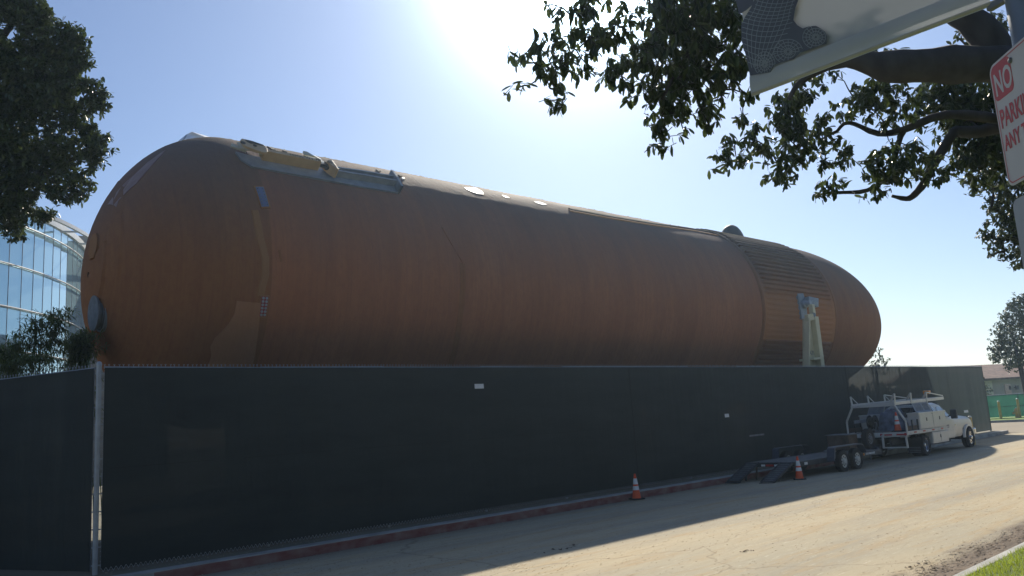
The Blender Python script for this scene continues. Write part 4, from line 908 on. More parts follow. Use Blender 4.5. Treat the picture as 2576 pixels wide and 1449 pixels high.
# tongue, front rack, spare wheel
mb = MB()
for sy in (-1, 1): mb.bar((5.9, sy*.8, .45), (7.6, 0, .48), .08, .12)
mb.bar((7.5, 0, .48), (8.0, 0, .5), .1, .12); mb.build('tongue', MT['dark'], trl)
MB().box((5.2, -.1, .56), (5.88, .75, 1.12)).build('front_box', MT['rust'], trl, bevel=.02)
MB().box((5.15, -.14, 1.12), (5.92, .79, 1.15)).build('front_box_lid', MT['dgalv'], trl, bevel=.006)
wheel(trl, 6.25, -.32, .93, .36, .2, .21, 'dgalv', -1, .03)
MB().bar((6.25, -.32, .5), (6.25, -.32, .75), .08, .08).build('spare_mount', MT['dark'], trl)
MB().tube([(6.9, 0, .1), (6.9, 0, .8)], .035, 8).build('jack', MT['dgalv'], trl, smooth=2)
MB().tube([(4.6, .6, .56), (4.9, .5, .62), (5.1, .45, .6)], .05, 8).build('strap_roll', MT['dgalv'], trl)
# ================================================================ BOLLARDS, HYDRANT, FAR THINGS
def bollard(x, y, z, hgt, r_, lab, grp):
    o = empty('bollard', PZ(x, y, z)); MB().tube([(0, 0, -.1), (0, 0, hgt)], r_, 16).build('pipe', MT['yellow'], o, smooth=2)
    MB().lathe([(r_*1.0, 0), (r_*.9, .04), (r_*.5, .07), (0, .08)], (0, 0, hgt), (0, 0, 1), 16).build('cap', MT['offwhite'], o, smooth=2)
    tag(o, lab, 'bollard', grp); return o
bollard(2449.5, 1117, -.1, 1.2, .09, 'yellow steel bollard just ahead of the white truck', 'yellow bollards')
bollard(2519, 1057, -.12, 1.5, .1, 'left of two yellow bollards on the grass by the green fence', 'yellow bollards')
bollard(2567, 1054, -.12, 1.6, .1, 'yellow bollard standing in front of the fire hydrant', 'yellow bollards')
hy = empty('fire_hydrant', PZ(2560, 1053, -.1)); tag(hy, 'squat yellow fire hydrant beside the right far bollard', 'fire hydrant')
MB().lathe([(.2, 0), (.2, .06), (.14, .08), (.14, .6), (.19, .62), (.19, .68), (.16, .72), (.1, .82), (.04, .86), (0, .86)], (0, 0, 0), (0, 0, 1), 20).build('barrel', MT['yellow'], hy, smooth=2)
for a in (0, 2.1, 4.2): MB().lathe([(.08, .1), (.08, .24), (.1, .24), (.1, .3), (0, .3)], (0, 0, .45), (math.cos(a), math.sin(a), 0), 12).build('outlet', MT['yellow'], hy, smooth=2)
MB().lathe([(.05, 0), (.05, .06), (0, .06)], (0, 0, .86), (0, 0, 1), 6).build('top_nut', MT['offwhite'], hy)
# far verge: kerb + grass + green fence
a0 = PZ(2490, 1062.5, -.15); a1 = PZ(2640, 1056.5, -.15); dv = a1-a0; dv /= np.linalg.norm(dv); nv2 = np.array([-dv[1], dv[0], 0])
def FV(x, y, z): return a0+dv*x+nv2*y+np.array([0, 0, z+.15])
fv = lambda o: (setattr(o, 'location', tuple(a0+np.array([0, 0, .15]))), setattr(o, 'rotation_euler', (0, 0, math.atan2(dv[1], dv[0]))), o)[2]
tag(fv(MB().box((-30, 0, -.4), (60, .15, -.02)).build('far_kerb', MT['kerbc'])), kind='structure')
tag(fv(MB().grid(lambda a, b_: (-30+90*a, .15+60*b_, -.03+.02*math.sin(a*70)*min(1, b_*9)), 60, 30).build('far_lawn', mat('far_grass', (.19, .32, .04), .8, 0, .3, 3, .4, 20, trans=.3), fix=False)), kind='structure')
gs = mat('green_screen', (.03, .13, .09), .7, 0, .2, 1.2, .1, 4, trans=.4)
b0 = PZ(2494, 1053.5, -.05); b1 = PZ(2640, 1046.5, -.05); db = b1-b0; Lg = np.linalg.norm(db)
gf = empty('green_fence', b0-db*.5, math.atan2(db[1], db[0])); tag(gf, 'low bright green screened fence in front of the tile-roofed building', 'fence')
gh = 1.95
MB().grid(lambda a, b_: (Lg*2*a, -.04+.02*math.sin(a*40)*math.sin(b_*3), .1+(gh-.12)*b_), 50, 6).build('screen', gs, gf, smooth=True, fix=False)
MB().tube([(0, 0, gh), (Lg*2, 0, gh)], .04, 8).build('top_rail', MT['galv'], gf, smooth=2)
MB().tube([(0, -.06, gh*.5), (Lg*2, -.06, gh*.5)], .025, 6).build('mid_rail', mat('green_rail', (.02, .07, .05), .6), gf, smooth=2)
x = 1.2
while x < Lg*2: MB().tube([(x, -.06, 0), (x, -.06, gh)], .035, 8).build('post', mat('green_post', (.03, .08, .06), .6) if x < 2 else bpy.data.materials['green_post'], gf, smooth=2); x += 3.05
# tile roof building
e0_ = PD(2500, 949, 96); e1_ = PD(2640, 941, 100); de = e1_-e0_; de[2] = 0; Le = np.linalg.norm(de); de /= Le; eh = float(e0_[2])
bd = empty('tile_roof_building', (e0_[0], e0_[1], -.1), math.atan2(de[1], de[0])); tag(bd, 'low stucco building with red tile roof beyond the far green fence', 'building')
stc = mat('stucco', (.42, .36, .30), .9, 0, .1, 1); 
MB().box((-.4, 1.2, 0), (40, 12, eh-.1)).build('wall', stc, bd)
MB().box((-.75, 1.0, 0), (.9, 2.4, eh-.25)).build('pillar', mat('stucco_light', (.62, .56, .42), .9), bd)  # sunlit end of the wall, its brightness painted into a lighter stucco
tile = mat('roof_tile', (.30, .17, .12), .85, 0, .35, 1.5, .4)
t = tile.node_tree; wv_ = node(t, 'ShaderNodeTexWave', bands_direction='Y'); wv_.inputs['Scale'].default_value = .85; tcn = node(t, 'ShaderNodeTexCoord'); t.links.new(tcn.outputs['Object'], wv_.inputs['Vector'])
hm = node(t, 'ShaderNodeMix'); hm.data_type = 'RGBA'; hm.blend_type = 'MULTIPLY'; hm.inputs[0].default_value = .6; b = t.nodes['Principled BSDF']; src = b.inputs['Base Color'].links[0].from_socket
t.links.new(src, hm.inputs[6]); t.links.new(wv_.outputs[0], hm.inputs[7]); t.links.new(hm.outputs[2], b.inputs['Base Color'])
rp_ = MB(); rise = 1.9; run = 5.5
rf = rp_.add([(-1.6, 0, eh), (42, 0, eh), (42, run, eh+rise), (-7, run+.0, eh+rise), (-7, 11, eh), (42, 11, eh), (-12, 4, eh+.2), (-1.6, 0, eh-.22), (42, 0, eh-.22), (-12, 4, eh-.05)], [(0, 1, 2, 3), (3, 2, 5, 4), (0, 3, 6), (0, 7, 8, 1), (0, 6, 9, 7), (7, 9, 4, 5, 8), (3, 4, 6)])
ro = rf.build('roof', tile, bd)
for k in range(9):
    a_ = Vector((-1.6, 0, eh+.05)).lerp(Vector((-7, run, eh+rise+.05)), k/9); b2_ = Vector((-1.6, 0, eh+.05)).lerp(Vector((-7, run, eh+rise+.05)), (k+.85)/9)
    MB().bar(a_, b2_+Vector((0, 0, .12)), .3, .16).build('hip_tile', tile, ro)
for x in (3.2, 9.4, 15.6):
    MB().box((x, 1.14, 1.6), (x+1.1, 1.2, 3.1)).build('window', MT['glassd'], bd)
wl = MB().box((4.9, .8, 2.6), (5.1, 1.2, 2.75)); wl.box((4.7, .6, 2.4), (5.0, .9, 2.9)); wl.build('wall_lamp', MT['ink'], bd)
# ================================================================ GLASS BUILDING (left)
A_ = PD(0, 769, 40.0); Bz = PD(212, 832, 53.0)
Bp = PD(215, 780, 53.0)[:2]; dB = Bp/np.linalg.norm(Bp); nB = np.array([dB[1], -dB[0]]); nB = nB if nB[0] > 0 else -nB
AB = A_[:2]-Bp; den = 2*float(AB@nB); Rr = -float(AB@AB)/den; Cc = Bp-nB*Rr
gbd = empty('glass_building', (Cc[0], Cc[1], 0)); tag(gbd, 'tall curved glass-walled building at the left behind the tank', 'building')
def ang(p): return math.atan2(p[1]-Cc[1], p[0]-Cc[0])
aB = ang(Bp); aA = ang(A_[:2]); 
zs = [float((PD(0, y, 40.0))[2]) for y in (656, 769, 881)]; dz = (zs[0]-zs[2])/2; zC = zs[1]
gm = bpy.data.materials.new('curtain_glass'); gm.use_nodes = True; t = gm.node_tree; b = t.nodes['Principled BSDF']; b.inputs['Base Color'].default_value = (.10, .20, .25, 1); b.inputs['Roughness'].default_value = .03; b.inputs['Metallic'].default_value = .55; b.inputs['Specular IOR Level'].default_value = 1
gi = node(t, 'ShaderNodeNewGeometry'); tcn = node(t, 'ShaderNodeTexCoord'); nz = node(t, 'ShaderNodeTexNoise'); nz.inputs['Scale'].default_value = .25; bp = node(t, 'ShaderNodeBump'); bp.inputs['Strength'].default_value = .15; t.links.new(tcn.outputs['Object'], nz.inputs['Vector']); t.links.new(nz.outputs[0], bp.inputs['Height']); t.links.new(bp.outputs[0], b.inputs['Normal'])
b.inputs['Base Color'].default_value = (.42, .62, .70, 1)
ztop = zC+dz*2.35
st_ = 1.0/Rr; a = aB+.05; k = 0; sgn = -1
while a > aB-2.0:
    a1_, a2_ = a, a-st_*.985; am = (a1_+a2_)/2
    q = []
    for aa in (a1_, a2_): q.append((Rr*math.cos(aa), Rr*math.sin(aa)))
    jig = random.uniform(-.006, .006)
    n = Vector((math.cos(am+jig), math.sin(am+jig), 0))
    MB().prism([(q[0][0], q[0][1], 0), (q[1][0], q[1][1], 0), (q[1][0], q[1][1], ztop), (q[0][0], q[0][1], ztop)], -n*.06).build('glass_panel', gm, gbd)
    MB().bar(((Rr+.0)*math.cos(a2_-.0), Rr*math.sin(a2_), 0), (Rr*math.cos(a2_), Rr*math.sin(a2_), ztop), .025, .03).build('mullion', MT['dgalv'], gbd)
    a -= st_; k += 1
MB().box((-.1, -.1, 0), (.1, .1, .1)) if 0 else None
for z in (zC-2*dz, zC-dz, zC, zC+dz, zC+2*dz):
    MB().tube([((Rr+.12)*math.cos(aB+.15-2.1*i/60), (Rr+.12)*math.sin(aB+.15-2.1*i/60), z) for i in range(61)], .045, 8).build('band', MT['white'], gbd, smooth=2)
# roof slab, canopy ring, louvres, end strip and concrete tower
def ringseg(r0, r1, z0, z1, a0_, a1_, nm, mt, n=48):
    V = []
    for i in range(n+1):
        a = a0_+(a1_-a0_)*i/n
        for r, z in ((r0, z0), (r1, z0), (r1, z1), (r0, z1)): V.append((r*math.cos(a), r*math.sin(a), z))
    return MB().add(V, [(4*i+k, 4*i+(k+1) % 4, 4*i+4+(k+1) % 4, 4*i+4+k) for i in range(n) for k in range(4)]+[(3, 2, 1, 0), (4*n, 4*n+1, 4*n+2, 4*n+3)]).build(nm, mt, gbd, smooth=2)
ringseg(Rr-2.0, Rr+.12, ztop, ztop+.35, aB+.4, aB-2.1, 'parapet', MT['white'])
ringseg(0.3, Rr-.5, ztop, ztop+.3, aB+.6, aB-2.3, 'roof', MT['kerbc'])
rg = ringseg(Rr+1.25, Rr+1.4, ztop-.35, ztop-.15, aB+.9, aB-2.1, 'canopy_ring', MT['white'])
for i in range(22):
    a = aB+.8-i*.13
    MB().bar(((Rr+.2)*math.cos(a), (Rr+.2)*math.sin(a), ztop-.2), ((Rr+1.3)*math.cos(a), (Rr+1.3)*math.sin(a), ztop-.25), .07, .1).build('canopy_arm', MT['white'], gbd)
ct = PD(232, 700, 56); ctl = (ct[0]-Cc[0], ct[1]-Cc[1])
conc = mat('board_concrete', (.30, .29, .26), .9, 0, .3, .8, .3, 3, (.3, .3, 3))
zt_ = float(PD(232, 590, 56)[2])
dr = Vector((dB[0], dB[1], 0)); sdv = Vector((nB[0], nB[1], 0))
c0_ = Vector((ctl[0], ctl[1], 0))
MB().prism([c0_-sdv*2.2, c0_+sdv*5, c0_+sdv*5+dr*8, c0_-sdv*2.2+dr*8], (0, 0, zt_)).build('concrete_tower', conc, gbd)
gs0 = Vector((Bp[0]-Cc[0], Bp[1]-Cc[1], 0))+dr*1.2
MB().prism([gs0-sdv*.1, gs0+sdv*.35, gs0+sdv*.35+dr*.3, gs0-sdv*.1+dr*.3], (0, 0, ztop)).build('end_strip', mat('green_glass', (.25, .38, .30), .15, .2, .1, 1), gbd)
# ================================================================ TREES
class Leaves:
    def __init__(s): s.V = []; s.F = []; s.n = 0
    def leaf(s, base, d, nrm, L, Wd):
        d = d/np.linalg.norm(d); sd_ = np.cross(d, nrm); q = np.linalg.norm(sd_); sd_ = sd_/q if q > 1e-6 else np.array([1., 0, 0]); n = np.cross(sd_, d)
        k = s.n; c_ = [base+d*L*q-n*L*.10*q*q for q in (0, .22, .55, .85, 1)]; h_ = [0, Wd*.32, Wd*.5, Wd*.36, 0]; e = n*Wd*.12
        s.V += [c_[0], c_[1], c_[2], c_[3], c_[4]]+[c_[i]+sd_*h_[i]+e for i in (1, 2, 3)]+[c_[i]-sd_*h_[i]+e for i in (1, 2, 3)]
        s.F += [(k, k+1, k+5), (k+1, k+2, k+6, k+5), (k+2, k+3, k+7, k+6), (k+3, k+4, k+7), (k, k+8, k+1), (k+8, k+9, k+2, k+1), (k+9, k+10, k+3, k+2), (k+10, k+4, k+3)]; s.n += 11
    def build(s, name, mt, parent):
        me = bpy.data.meshes.new(name); me.from_pydata([tuple(v) for v in s.V], [], s.F); me.materials.append(mt)
        o = bpy.data.objects.new(name, me); S.collection.objects.link(o); o.parent = parent; return o
def rnd(): v = rng.normal(size=3); return v/np.linalg.norm(v)
def blobs_leaves(lv, blobs, depth, L, dens, droop=.5, nl=7, spread=1.0, tw=None, hang=.0, wr=.42):
    """blobs (px, py, r, [depth offset], [density factor]) in photo pixels at a real distance"""
    cents = []
    for bl in blobs:
        x, y, r = bl[:3]; dd = depth+(bl[3] if len(bl) > 3 else 0); f = bl[4] if len(bl) > 4 else 1
        R_ = r*dd/FPX; c = PD(x, y, dd); cents.append(c)
        area = math.pi*R_*R_; nros = max(1, int(dens*f*area/(nl*L*L*wr*.6)))
        for _ in range(nros):
            p = c+rnd()*R_*(rng.random()**.45)*np.array([1, spread, 1]); ax = rnd()*(1-droop)+np.array([0, 0, -1])*droop
            ax /= np.linalg.norm(ax); k = int(nl*(.7+.6*rng.random()))
            if tw is not None: tw.tube([tuple(p-ax*L*1.2+rnd()*L*.2), tuple(p)], [.004, .0025], 4, False)
            for _ in range(k):
                d = ax*.55+rnd()*.8+np.array([0, 0, -hang]); l = L*(.65+.5*rng.random()); lv.leaf(p+rnd()*L*.15-ax*L*rng.random()*.9, d, np.array([0, 0, 1.])+rnd()*.5, l, l*wr*(.8+.4*rng.random()))
    return cents
def connect(mb, starts, cents, r0=.014):
    """each blob centre is joined to the nearest wood by a drooping twig"""
    nodes = [np.asarray(p, float) for p in starts]; todo = list(cents)
    while todo:
        best = None
        for i, c in enumerate(todo):
            dd = [np.linalg.norm(c-n) for n in nodes]; j = int(np.argmin(dd))
            if best is None or dd[j] < best[0]: best = (dd[j], i, j)
        d, i, j = best; a = nodes[j]; c = todo.pop(i); m1 = a+(c-a)*.35+np.array([0, 0, d*.08])+rnd()*d*.04; m2 = a+(c-a)*.7+np.array([0, 0, d*.06])+rnd()*d*.05
        mb.tube([tuple(a), tuple(m1), tuple(m2), tuple(c)], [r0, r0*.8, r0*.65, r0*.4], 6, False); nodes += [m1, m2, c]
def limb(mb, pts, n=12, sub=3):
    """(px, py, depth, width px) polyline, smoothed"""
    P = [PD(x, y, d) for x, y, d, w_ in pts]; Rr_ = [w_*d/FPX/2 for x, y, d, w_ in pts]; Q = []; Rq = []
    for i in range(len(P)-1):
        p0 = P[max(0, i-1)]; p1 = P[i]; p2 = P[i+1]; p3 = P[min(len(P)-1, i+2)]
        for k in range(sub):
            t_ = k/sub; Q.append(.5*((2*p1)+(-p0+p2)*t_+(2*p0-5*p1+4*p2-p3)*t_*t_+(-p0+3*p1-3*p2+p3)*t_**3)); Rq.append((Rr_[i]*(1-t_)+Rr_[i+1]*t_)*(1+rng.normal()*.08))
    Q.append(P[-1]); Rq.append(Rr_[-1]); mb.tube([tuple(q) for q in Q], Rq, n); return Q
# ---- near right tree
DT = 8.5
tb_ = PD(2760, 300, DT+.3); tre = empty('fig_tree', (tb_[0], tb_[1], -.08)); tag(tre, 'spreading fig tree with thick limb and drooping leaf sprays over the road', 'tree')
inv = -np.array([tb_[0], tb_[1], -.08])
mb = MB(); starts = []
mb.tube([(tb_[0]+.1, tb_[1]+.2, -.2), (tb_[0]+.05, tb_[1]+.1, 1.2), (tb_[0], tb_[1], 3.0), tuple(PD(2700, 240, DT+.2)), tuple(PD(2600, 190, DT+.1))], [.42, .34, .32, .27, .2], 16)
for pts in ([(2700, 240, DT+.2, 120), (2560, 170, DT, 104), (2440, 162, DT, 92), (2300, 166, DT+.1, 86), (2220, 166, DT+.2, 76), (2150, 150, DT+.3, 46), (2080, 168, DT+.4, 26), (2010, 210, DT+.5, 16), (1985, 250, DT+.5, 10)],
            [(2560, 180, DT, 90), (2500, 110, DT+.1, 80), (2440, 50, DT+.2, 78), (2360, 0, DT+.3, 72), (2220, -60, DT+.2, 60), (2000, -110, DT-.3, 40), (1800, -60, DT-.8, 24), (1650, -30, DT-1.3, 14), (1520, -40, DT-1.6, 10)],
            [(2520, 300, DT+1, 26), (2379, 288, DT+1, 22), (2275, 326, DT+1, 18), (2209, 336, DT+1, 14), (2150, 312, DT+1, 11), (2122, 312, DT+1, 10), (2091, 337, DT+1, 8), (2004, 323, DT+1, 5)],
            [(2275, 326, DT+1, 14), (2260, 360, DT+1, 15), (2235, 440, DT+1, 12), (2181, 479, DT+1.1, 11), (2122, 484, DT+1.1, 9), (2070, 486, DT+1.1, 8)],
            [(2400, 330, DT+1.2, 26), (2345, 420, DT+1.2, 22), (2325, 460, DT+1.2, 20), (2300, 490, DT+1.2, 16), (2280, 500, DT+1.2, 14), (2244, 493, DT+1.2, 8)],
            [(2640, 260, DT+.4, 60), (2560, 300, DT+.9, 45), (2470, 330, DT+1.2, 32), (2400, 330, DT+1.2, 26)],
            [(1900, -80, DT-.5, 24), (1790, 60, DT-1, 14), (1720, 150, DT-1.3, 10), (1665, 250, DT-1.5, 6)]):
    starts += limb(mb, pts)
G1 = [(1316,146,32),(1350,120,22),(1377,106,38),(1414,170,50),(1440,120,50),(1365,182,22),(1468,152,46),(1544,61,52),(1575,76,34),(1438,40,60),(1500,91,46),(1480,10,60),(1301,222,20,0,.7),(1330,215,20,0,.8),(1383,222,26),(1420,243,24),(1389,280,22),(1414,270,16),(1380,10,14),(1500,190,26,0,.8),(1540,110,24),(1360,150,24)]
G2 = [(1560,182,40),(1535,185,22),(1575,225,26),(1635,137,66),(1666,76,58),(1681,20,80,0,1.3),(1772,36,90,0,1.4),(1711,137,76,0,1.3),(1681,213,64,0,1.2),(1666,273,42),(1663,319,30),(1660,362,20),(1711,285,30),(1772,258,42),(1775,300,28),(1793,332,14),(1787,167,60,0,1.3),(1848,152,60,0,1.2),(1848,50,66,0,1.3),(1827,225,28),(1878,240,24),(1868,287,20),(1740,210,44),(1720,330,16)]
G3 = [(1969,253,44),(2032,222,38),(1987,295,36),(1907,319,20),(1848,365,28),(1813,410,24),(1855,408,24),(1878,345,24),(1969,340,36),(2021,351,40),(1955,410,38),(1969,452,24),(1997,382,38),(2073,365,36),(2125,389,24),(2080,417,20),(2118,410,22),(2143,260,42),(2178,236,36),(2212,226,36),(2195,278,32),(2073,300,22),(2264,257,34),(2223,306,20),(2264,290,30,0,.7),(1925,370,28),(2010,250,30),
      (2369,226,55,1,1.5),(2438,243,60,1,1.5),(2420,312,60,1,1.3),(2470,295,70,1,1.4),(2334,270,48,1,1.2),(2540,230,60,1,1.3),(2212,410,46),(2264,410,56),(2230,442,28),(2334,417,40,0,.9),(2351,458,20),(2393,417,32,1),(2438,399,46,1,1.1),(2490,434,46,1,1.1),(2473,350,60,1,1.3),(2540,380,60,1,1.3),(2060,486,22),(2101,466,24),(2153,493,10),(2205,486,16),(2195,135,22),(2230,139,18),(2275,139,14),(2108,190,16),(2240,360,18),(2290,370,24,0,.8)]
tm = MB(); lv = Leaves()
c1 = blobs_leaves(lv, G1, 6.6, .10, 2.5, .45, 8, 1.6, tm, .55, .38); c2 = blobs_leaves(lv, G2, 7.2, .10, 4.2, .45, 8, 1.6, tm, .6, .38); c3 = blobs_leaves(lv, G3, 9.4, .105, 4.4, .35, 8, 1.8, None, .5, .40)
connect(tm, starts, c1+c2+c3, .009)
for o_ in (mb.build('trunk', MT['bark'], tre, smooth=True), tm.build('twigs', MT['bark'], tre, fix=False), lv.build('crown', MT['leaf'], tre)):
    o_.data.transform(Matrix.Translation(tuple(inv)))
# bright back-lit foliage farther behind the limb belongs to a second tree, whose skirt hangs at the right edge
G4 = [(2503,478,32),(2546,501,38),(2493,525,14),(2522,540,30),(2550,573,28),(2484,590,20),(2522,607,26),(2500,600,18),(2527,645,20),(2550,597,24),(2572,669,16),(2560,535,38),(2469,449,34),(2600,450,80),(2600,560,60),(2620,650,50),(2560,420,60),(2473,104,42),(2455,62,22),(2510,60,30),(2500,130,30),(2410,95,14),(2440,130,24),(2540,330,60),(2640,330,90),(2500,640,12),(2575,620,24)]
tb4 = PD(2900, 700, 17); tr4 = empty('fig_tree', (tb4[0], tb4[1], -.1)); tag(tr4, 'small-leaved tree whose foliage hangs down behind the parking sign', 'tree')
lv = Leaves(); tm = MB(); c4 = blobs_leaves(lv, G4, 16, .12, 4.5, .3, 8, 2.0, None, .2, .45)
q_ = PD(2780, 350, 16.5); tm.tube([(tb4[0], tb4[1], -.2), (tb4[0], tb4[1], 3), tuple(q_), tuple(PD(2640, 330, 16.2))], [.4, .33, .22, .1], 12); connect(tm, [q_, PD(2640, 330, 16.2)], c4, .03)
for o_ in (tm.build('trunk', MT['bark'], tr4, smooth=True), lv.build('crown', MT['leaf2'], tr4)): o_.data.transform(Matrix.Translation((-tb4[0], -tb4[1], .1)))
# ---- left tree
G5 = [(56,26,58),(87,56,48),(20,10,60),(30,150,56),(95,130,52),(174,90,36),(204,106,22),(150,122,48),(195,143,32),(214,152,16),(174,195,42),(108,195,68),(43,195,60),(247,230,26),(259,262,16),(239,268,24),(152,260,66),(65,260,68),(5,270,50),(195,312,33),(250,369,30),(234,347,24),(243,412,18),(217,390,28),(152,369,62),(65,369,70),(0,369,60),(187,456,42),(152,486,30),(197,497,16),(108,434,52),(43,456,58),(56,521,42),(98,540,26),(0,499,50),(22,562,36),(43,593,16),(121,540,13),(163,506,14),(-60,150,90),(-60,300,100),(-60,450,90),(215,215,20),(222,320,18),(232,250,20),(190,165,18),(258,345,16),(110,30,22),(230,425,12)]
tb5 = PD(-260, 700, 15.5); tr5 = empty('fig_tree', (tb5[0], tb5[1], 0)); tag(tr5, 'dense dark-leaved tree filling the upper left corner', 'tree')
lv = Leaves(); tm = MB(); c5 = blobs_leaves(lv, G5, 15, .12, 8.0, .15, 9, 1.5, None, .1, .4)
st5 = []
tm.tube([(tb5[0], tb5[1], -.2), (tb5[0], tb5[1], 3.2)], [.5, .4], 14)
for pts in ([(-260, 820, 15.5, 90), (-230, 600, 15.5, 70), (-120, 420, 15.3, 46), (20, 300, 15.1, 26), (110, 200, 15, 14), (175, 160, 15, 7)], [(-230, 600, 15.5, 60), (-80, 560, 15.2, 30), (60, 470, 15, 16), (180, 400, 15, 8)], [(-120, 420, 15.3, 40), (-60, 200, 15.2, 26), (30, 60, 15, 14)]): st5 += limb(tm, pts)
connect(tm, st5, c5, .018)
for o_ in (tm.build('trunk', MT['bark'], tr5, smooth=True), lv.build('crown', MT['leaf'], tr5)): o_.data.transform(Matrix.Translation((-tb5[0], -tb5[1], 0)))
# ---- far trees
def far_tree(px, py, blobs, depth, label, L, dens, mt='leaf2', nm='tree', grp=None):
    b_ = PD(px, py, depth); r = empty(nm, (b_[0], b_[1], -.1)); tag(r, label, 'tree', grp); lv = Leaves(); tm = MB()
    c = blobs_leaves(lv, blobs, depth, L, dens*2.2, .1, 8, 1.5, None, 0, .5)
    top = c[0]; tm.tube([(b_[0], b_[1], -.2), (b_[0]*.6+top[0]*.4, b_[1]*.6+top[1]*.4, top[2]*.45), tuple(top)], [.012*depth*.4, .01*depth*.35, .05], 8); connect(tm, [top, np.array([b_[0], b_[1], max(.8, top[2]*.5)])], c, .05)
    for o_ in (tm.build('trunk', MT['bark'], r, smooth=True), lv.build('crown', MT[mt], r)): o_.data.transform(Matrix.Translation((-b_[0], -b_[1], .1)))
    return r
far_tree(2590, 1000, [(2545,840,44),(2560,790,36),(2552,760,18),(2590,800,50),(2535,800,18),(2520,860,22),(2518,890,24),(2505,900,16),(2495,880,10),(2545,890,36),(2540,915,22),(2580,900,40),(2515,835,14),(2572,755,20),(2620,850,70),(2540,775,10),(2528,820,14)], 62, 'rounded dark tree in front of the tile-roofed building at the right edge', .22, 1.5)
far_tree(2206, 1000, [(2203,912,20),(2212,890,16),(2210,874,9),(2222,905,14),(2195,925,20),(2225,925,16)], 60, 'sparse little tree peeking out behind the tank nose', .2, .55)
for i, (x, y, r) in enumerate(((2360, 990, 60), (2430, 990, 50), (2300, 1000, 50))): far_tree(x, 1060, [(x, y, r), (x-40, y+20, 40), (x+40, y+20, 40)], 90, ('low bushy tree hidden behind the far end of the fence, middle one', 'low bushy tree nearest the tile-roofed building behind the fence', 'low bushy tree nearest the tank nose behind the fence')[i], .35, 1.2, grp='bushy trees behind the far fence')
# ---- bamboo behind the left fence
def bamboo(px, d, tops, label):
    b_ = PD(px, 1000, d); r = empty('bamboo', (b_[0], b_[1], 0)); tag(r, label, 'bamboo', 'bamboo clumps behind the left fence'); lv = Leaves(); tm = MB()
    for (x, y) in tops:
        t_ = PD(x, y, d+rng.normal()*.3); base = np.array([b_[0]+rng.normal()*.3, b_[1]+rng.normal()*.3, 0]); top = t_
        mid = base*.35+top*.65; mid[:2] = base[:2]*.7+top[:2]*.3; mid[2] = top[2]*.8
        pts = []
        for k in range(15):
            q = k/14; pts.append((1-q)**2*base+2*q*(1-q)*np.array([mid[0], mid[1], top[2]*1.12])+q*q*top)
        tm.tube([tuple(p) for p in pts], [.014*(1-.8*k/14) for k in range(15)], 6, False)
        for k in range(5, 15):
            for _ in range(3):
                p = pts[k]; sd_ = rnd()*.4; sd_[2] = abs(sd_[2])*.4; e_ = p+sd_
                tm.tube([tuple(p), tuple(e_)], [.004, .002], 4, False)
                for _ in range(13):
                    bs = p+(e_-p)*rng.random(); dd = rnd()*.6+sd_/np.linalg.norm(sd_)*.5+np.array([0, 0, -.25]); lv.leaf(bs, dd, np.array([0, 0, 1.]), .15*(.7+.5*rng.random()), .028)
    for o_ in (tm.build('canes', MT['bamboo'], r), lv.build('foliage', MT['bamboo'], r)): o_.data.transform(Matrix.Translation((-b_[0], -b_[1], 0)))
bamboo(70, 19.5, [(130, 800), (170, 795), (95, 812), (60, 850), (120, 835), (20, 875), (90, 870), (140, 860), (150, 815), (45, 880), (75, 830), (10, 915)], 'feathery bamboo clump leaning in front of the glass wall')
bamboo(195, 20.5, [(235, 850), (210, 845), (180, 858), (225, 870), (195, 880), (160, 870), (240, 880), (215, 895), (175, 895), (205, 860)], 'bushier bamboo clump between the glass wall and the tank')
bamboo(20, 18.5, [(30, 900), (-10, 890), (60, 905), (5, 930), (90, 910), (120, 905)], 'lowest bamboo clump at the left edge above the fence')
# ================================================================ SIGN, POLE, BANNER
sdir = np.array([.0925, .9957, 0]); sdir /= np.linalg.norm(sdir); sP = PD(1761+.3473*2140, .3473*760, 3.0)
sx_ = Vector(-sdir); sy_ = Vector((0, 0, 1)); sn__ = sx_.cross(sy_)   # sn__ points to the sign's face side
if sn__.x > 0: pass
fac = Vector((-sdir[1], sdir[0], 0)); fac = fac if fac.x < 0 else -fac
def SP(x, z, o_=0): return Vector(sP)+sx_*x+sy_*z+fac*o_
pole = empty('light_pole', (1.93, 2.70, -.08)); tag(pole, 'grey steel light pole at the right edge carrying signs and banner', 'pole')
mb = MB().tube([(0, 0, 0), (0, 0, 7.5)], [.088, .075], 28); mb.build('shaft', mat('pole_steel', (.17, .20, .25), .45, .4, .15, 5, .05), pole, smooth=2)
MB().box((-.2, -.2, 0), (.2, .2, .03)).build('base_plate', MT['galv'], pole, bevel=.005)
for z in (3.78, 3.70): MB().lathe([(.088, -.009), (.096, -.009), (.096, .009), (.088, .009)], (0, 0, z), (0, 0, 1), 28, True).build('strap_band', MT['galv'], pole, smooth=2)
sg = empty('parking_sign', SP(.15, -.3)); tag(sg, 'white and red NO PARKING ANY TIME sign on the grey light pole', 'sign')
off_ = Vector(sg.location)
def loc(o): o.data.transform(Matrix.Translation(-off_)); return o
def rrect(x0, x1, z0, z1, r, n=6):
    P = []
    for cx, cz, a0_ in ((x1-r, z1-r, 0), (x0+r, z1-r, 90), (x0+r, z0+r, 180), (x1-r, z0+r, 270)):
        for k in range(n+1): a = math.radians(a0_+90*k/n); P.append((cx+r*math.cos(a), cz+r*math.sin(a)))
    return P
signw = mat('sign_white', (.62, .60, .60), .45, 0, .06, 3, .05); signr = mat('sign_red', (.55, .10, .11), .5, 0, .1, 3)
def plate(x0, x1, z0, z1, r, o0, o1, nm, mt, par): return loc(MB().prism([SP(x, z, o0) for x, z in rrect(x0, x1, z0, z1, r)], fac*(o1-o0)).build(nm, mt, par))
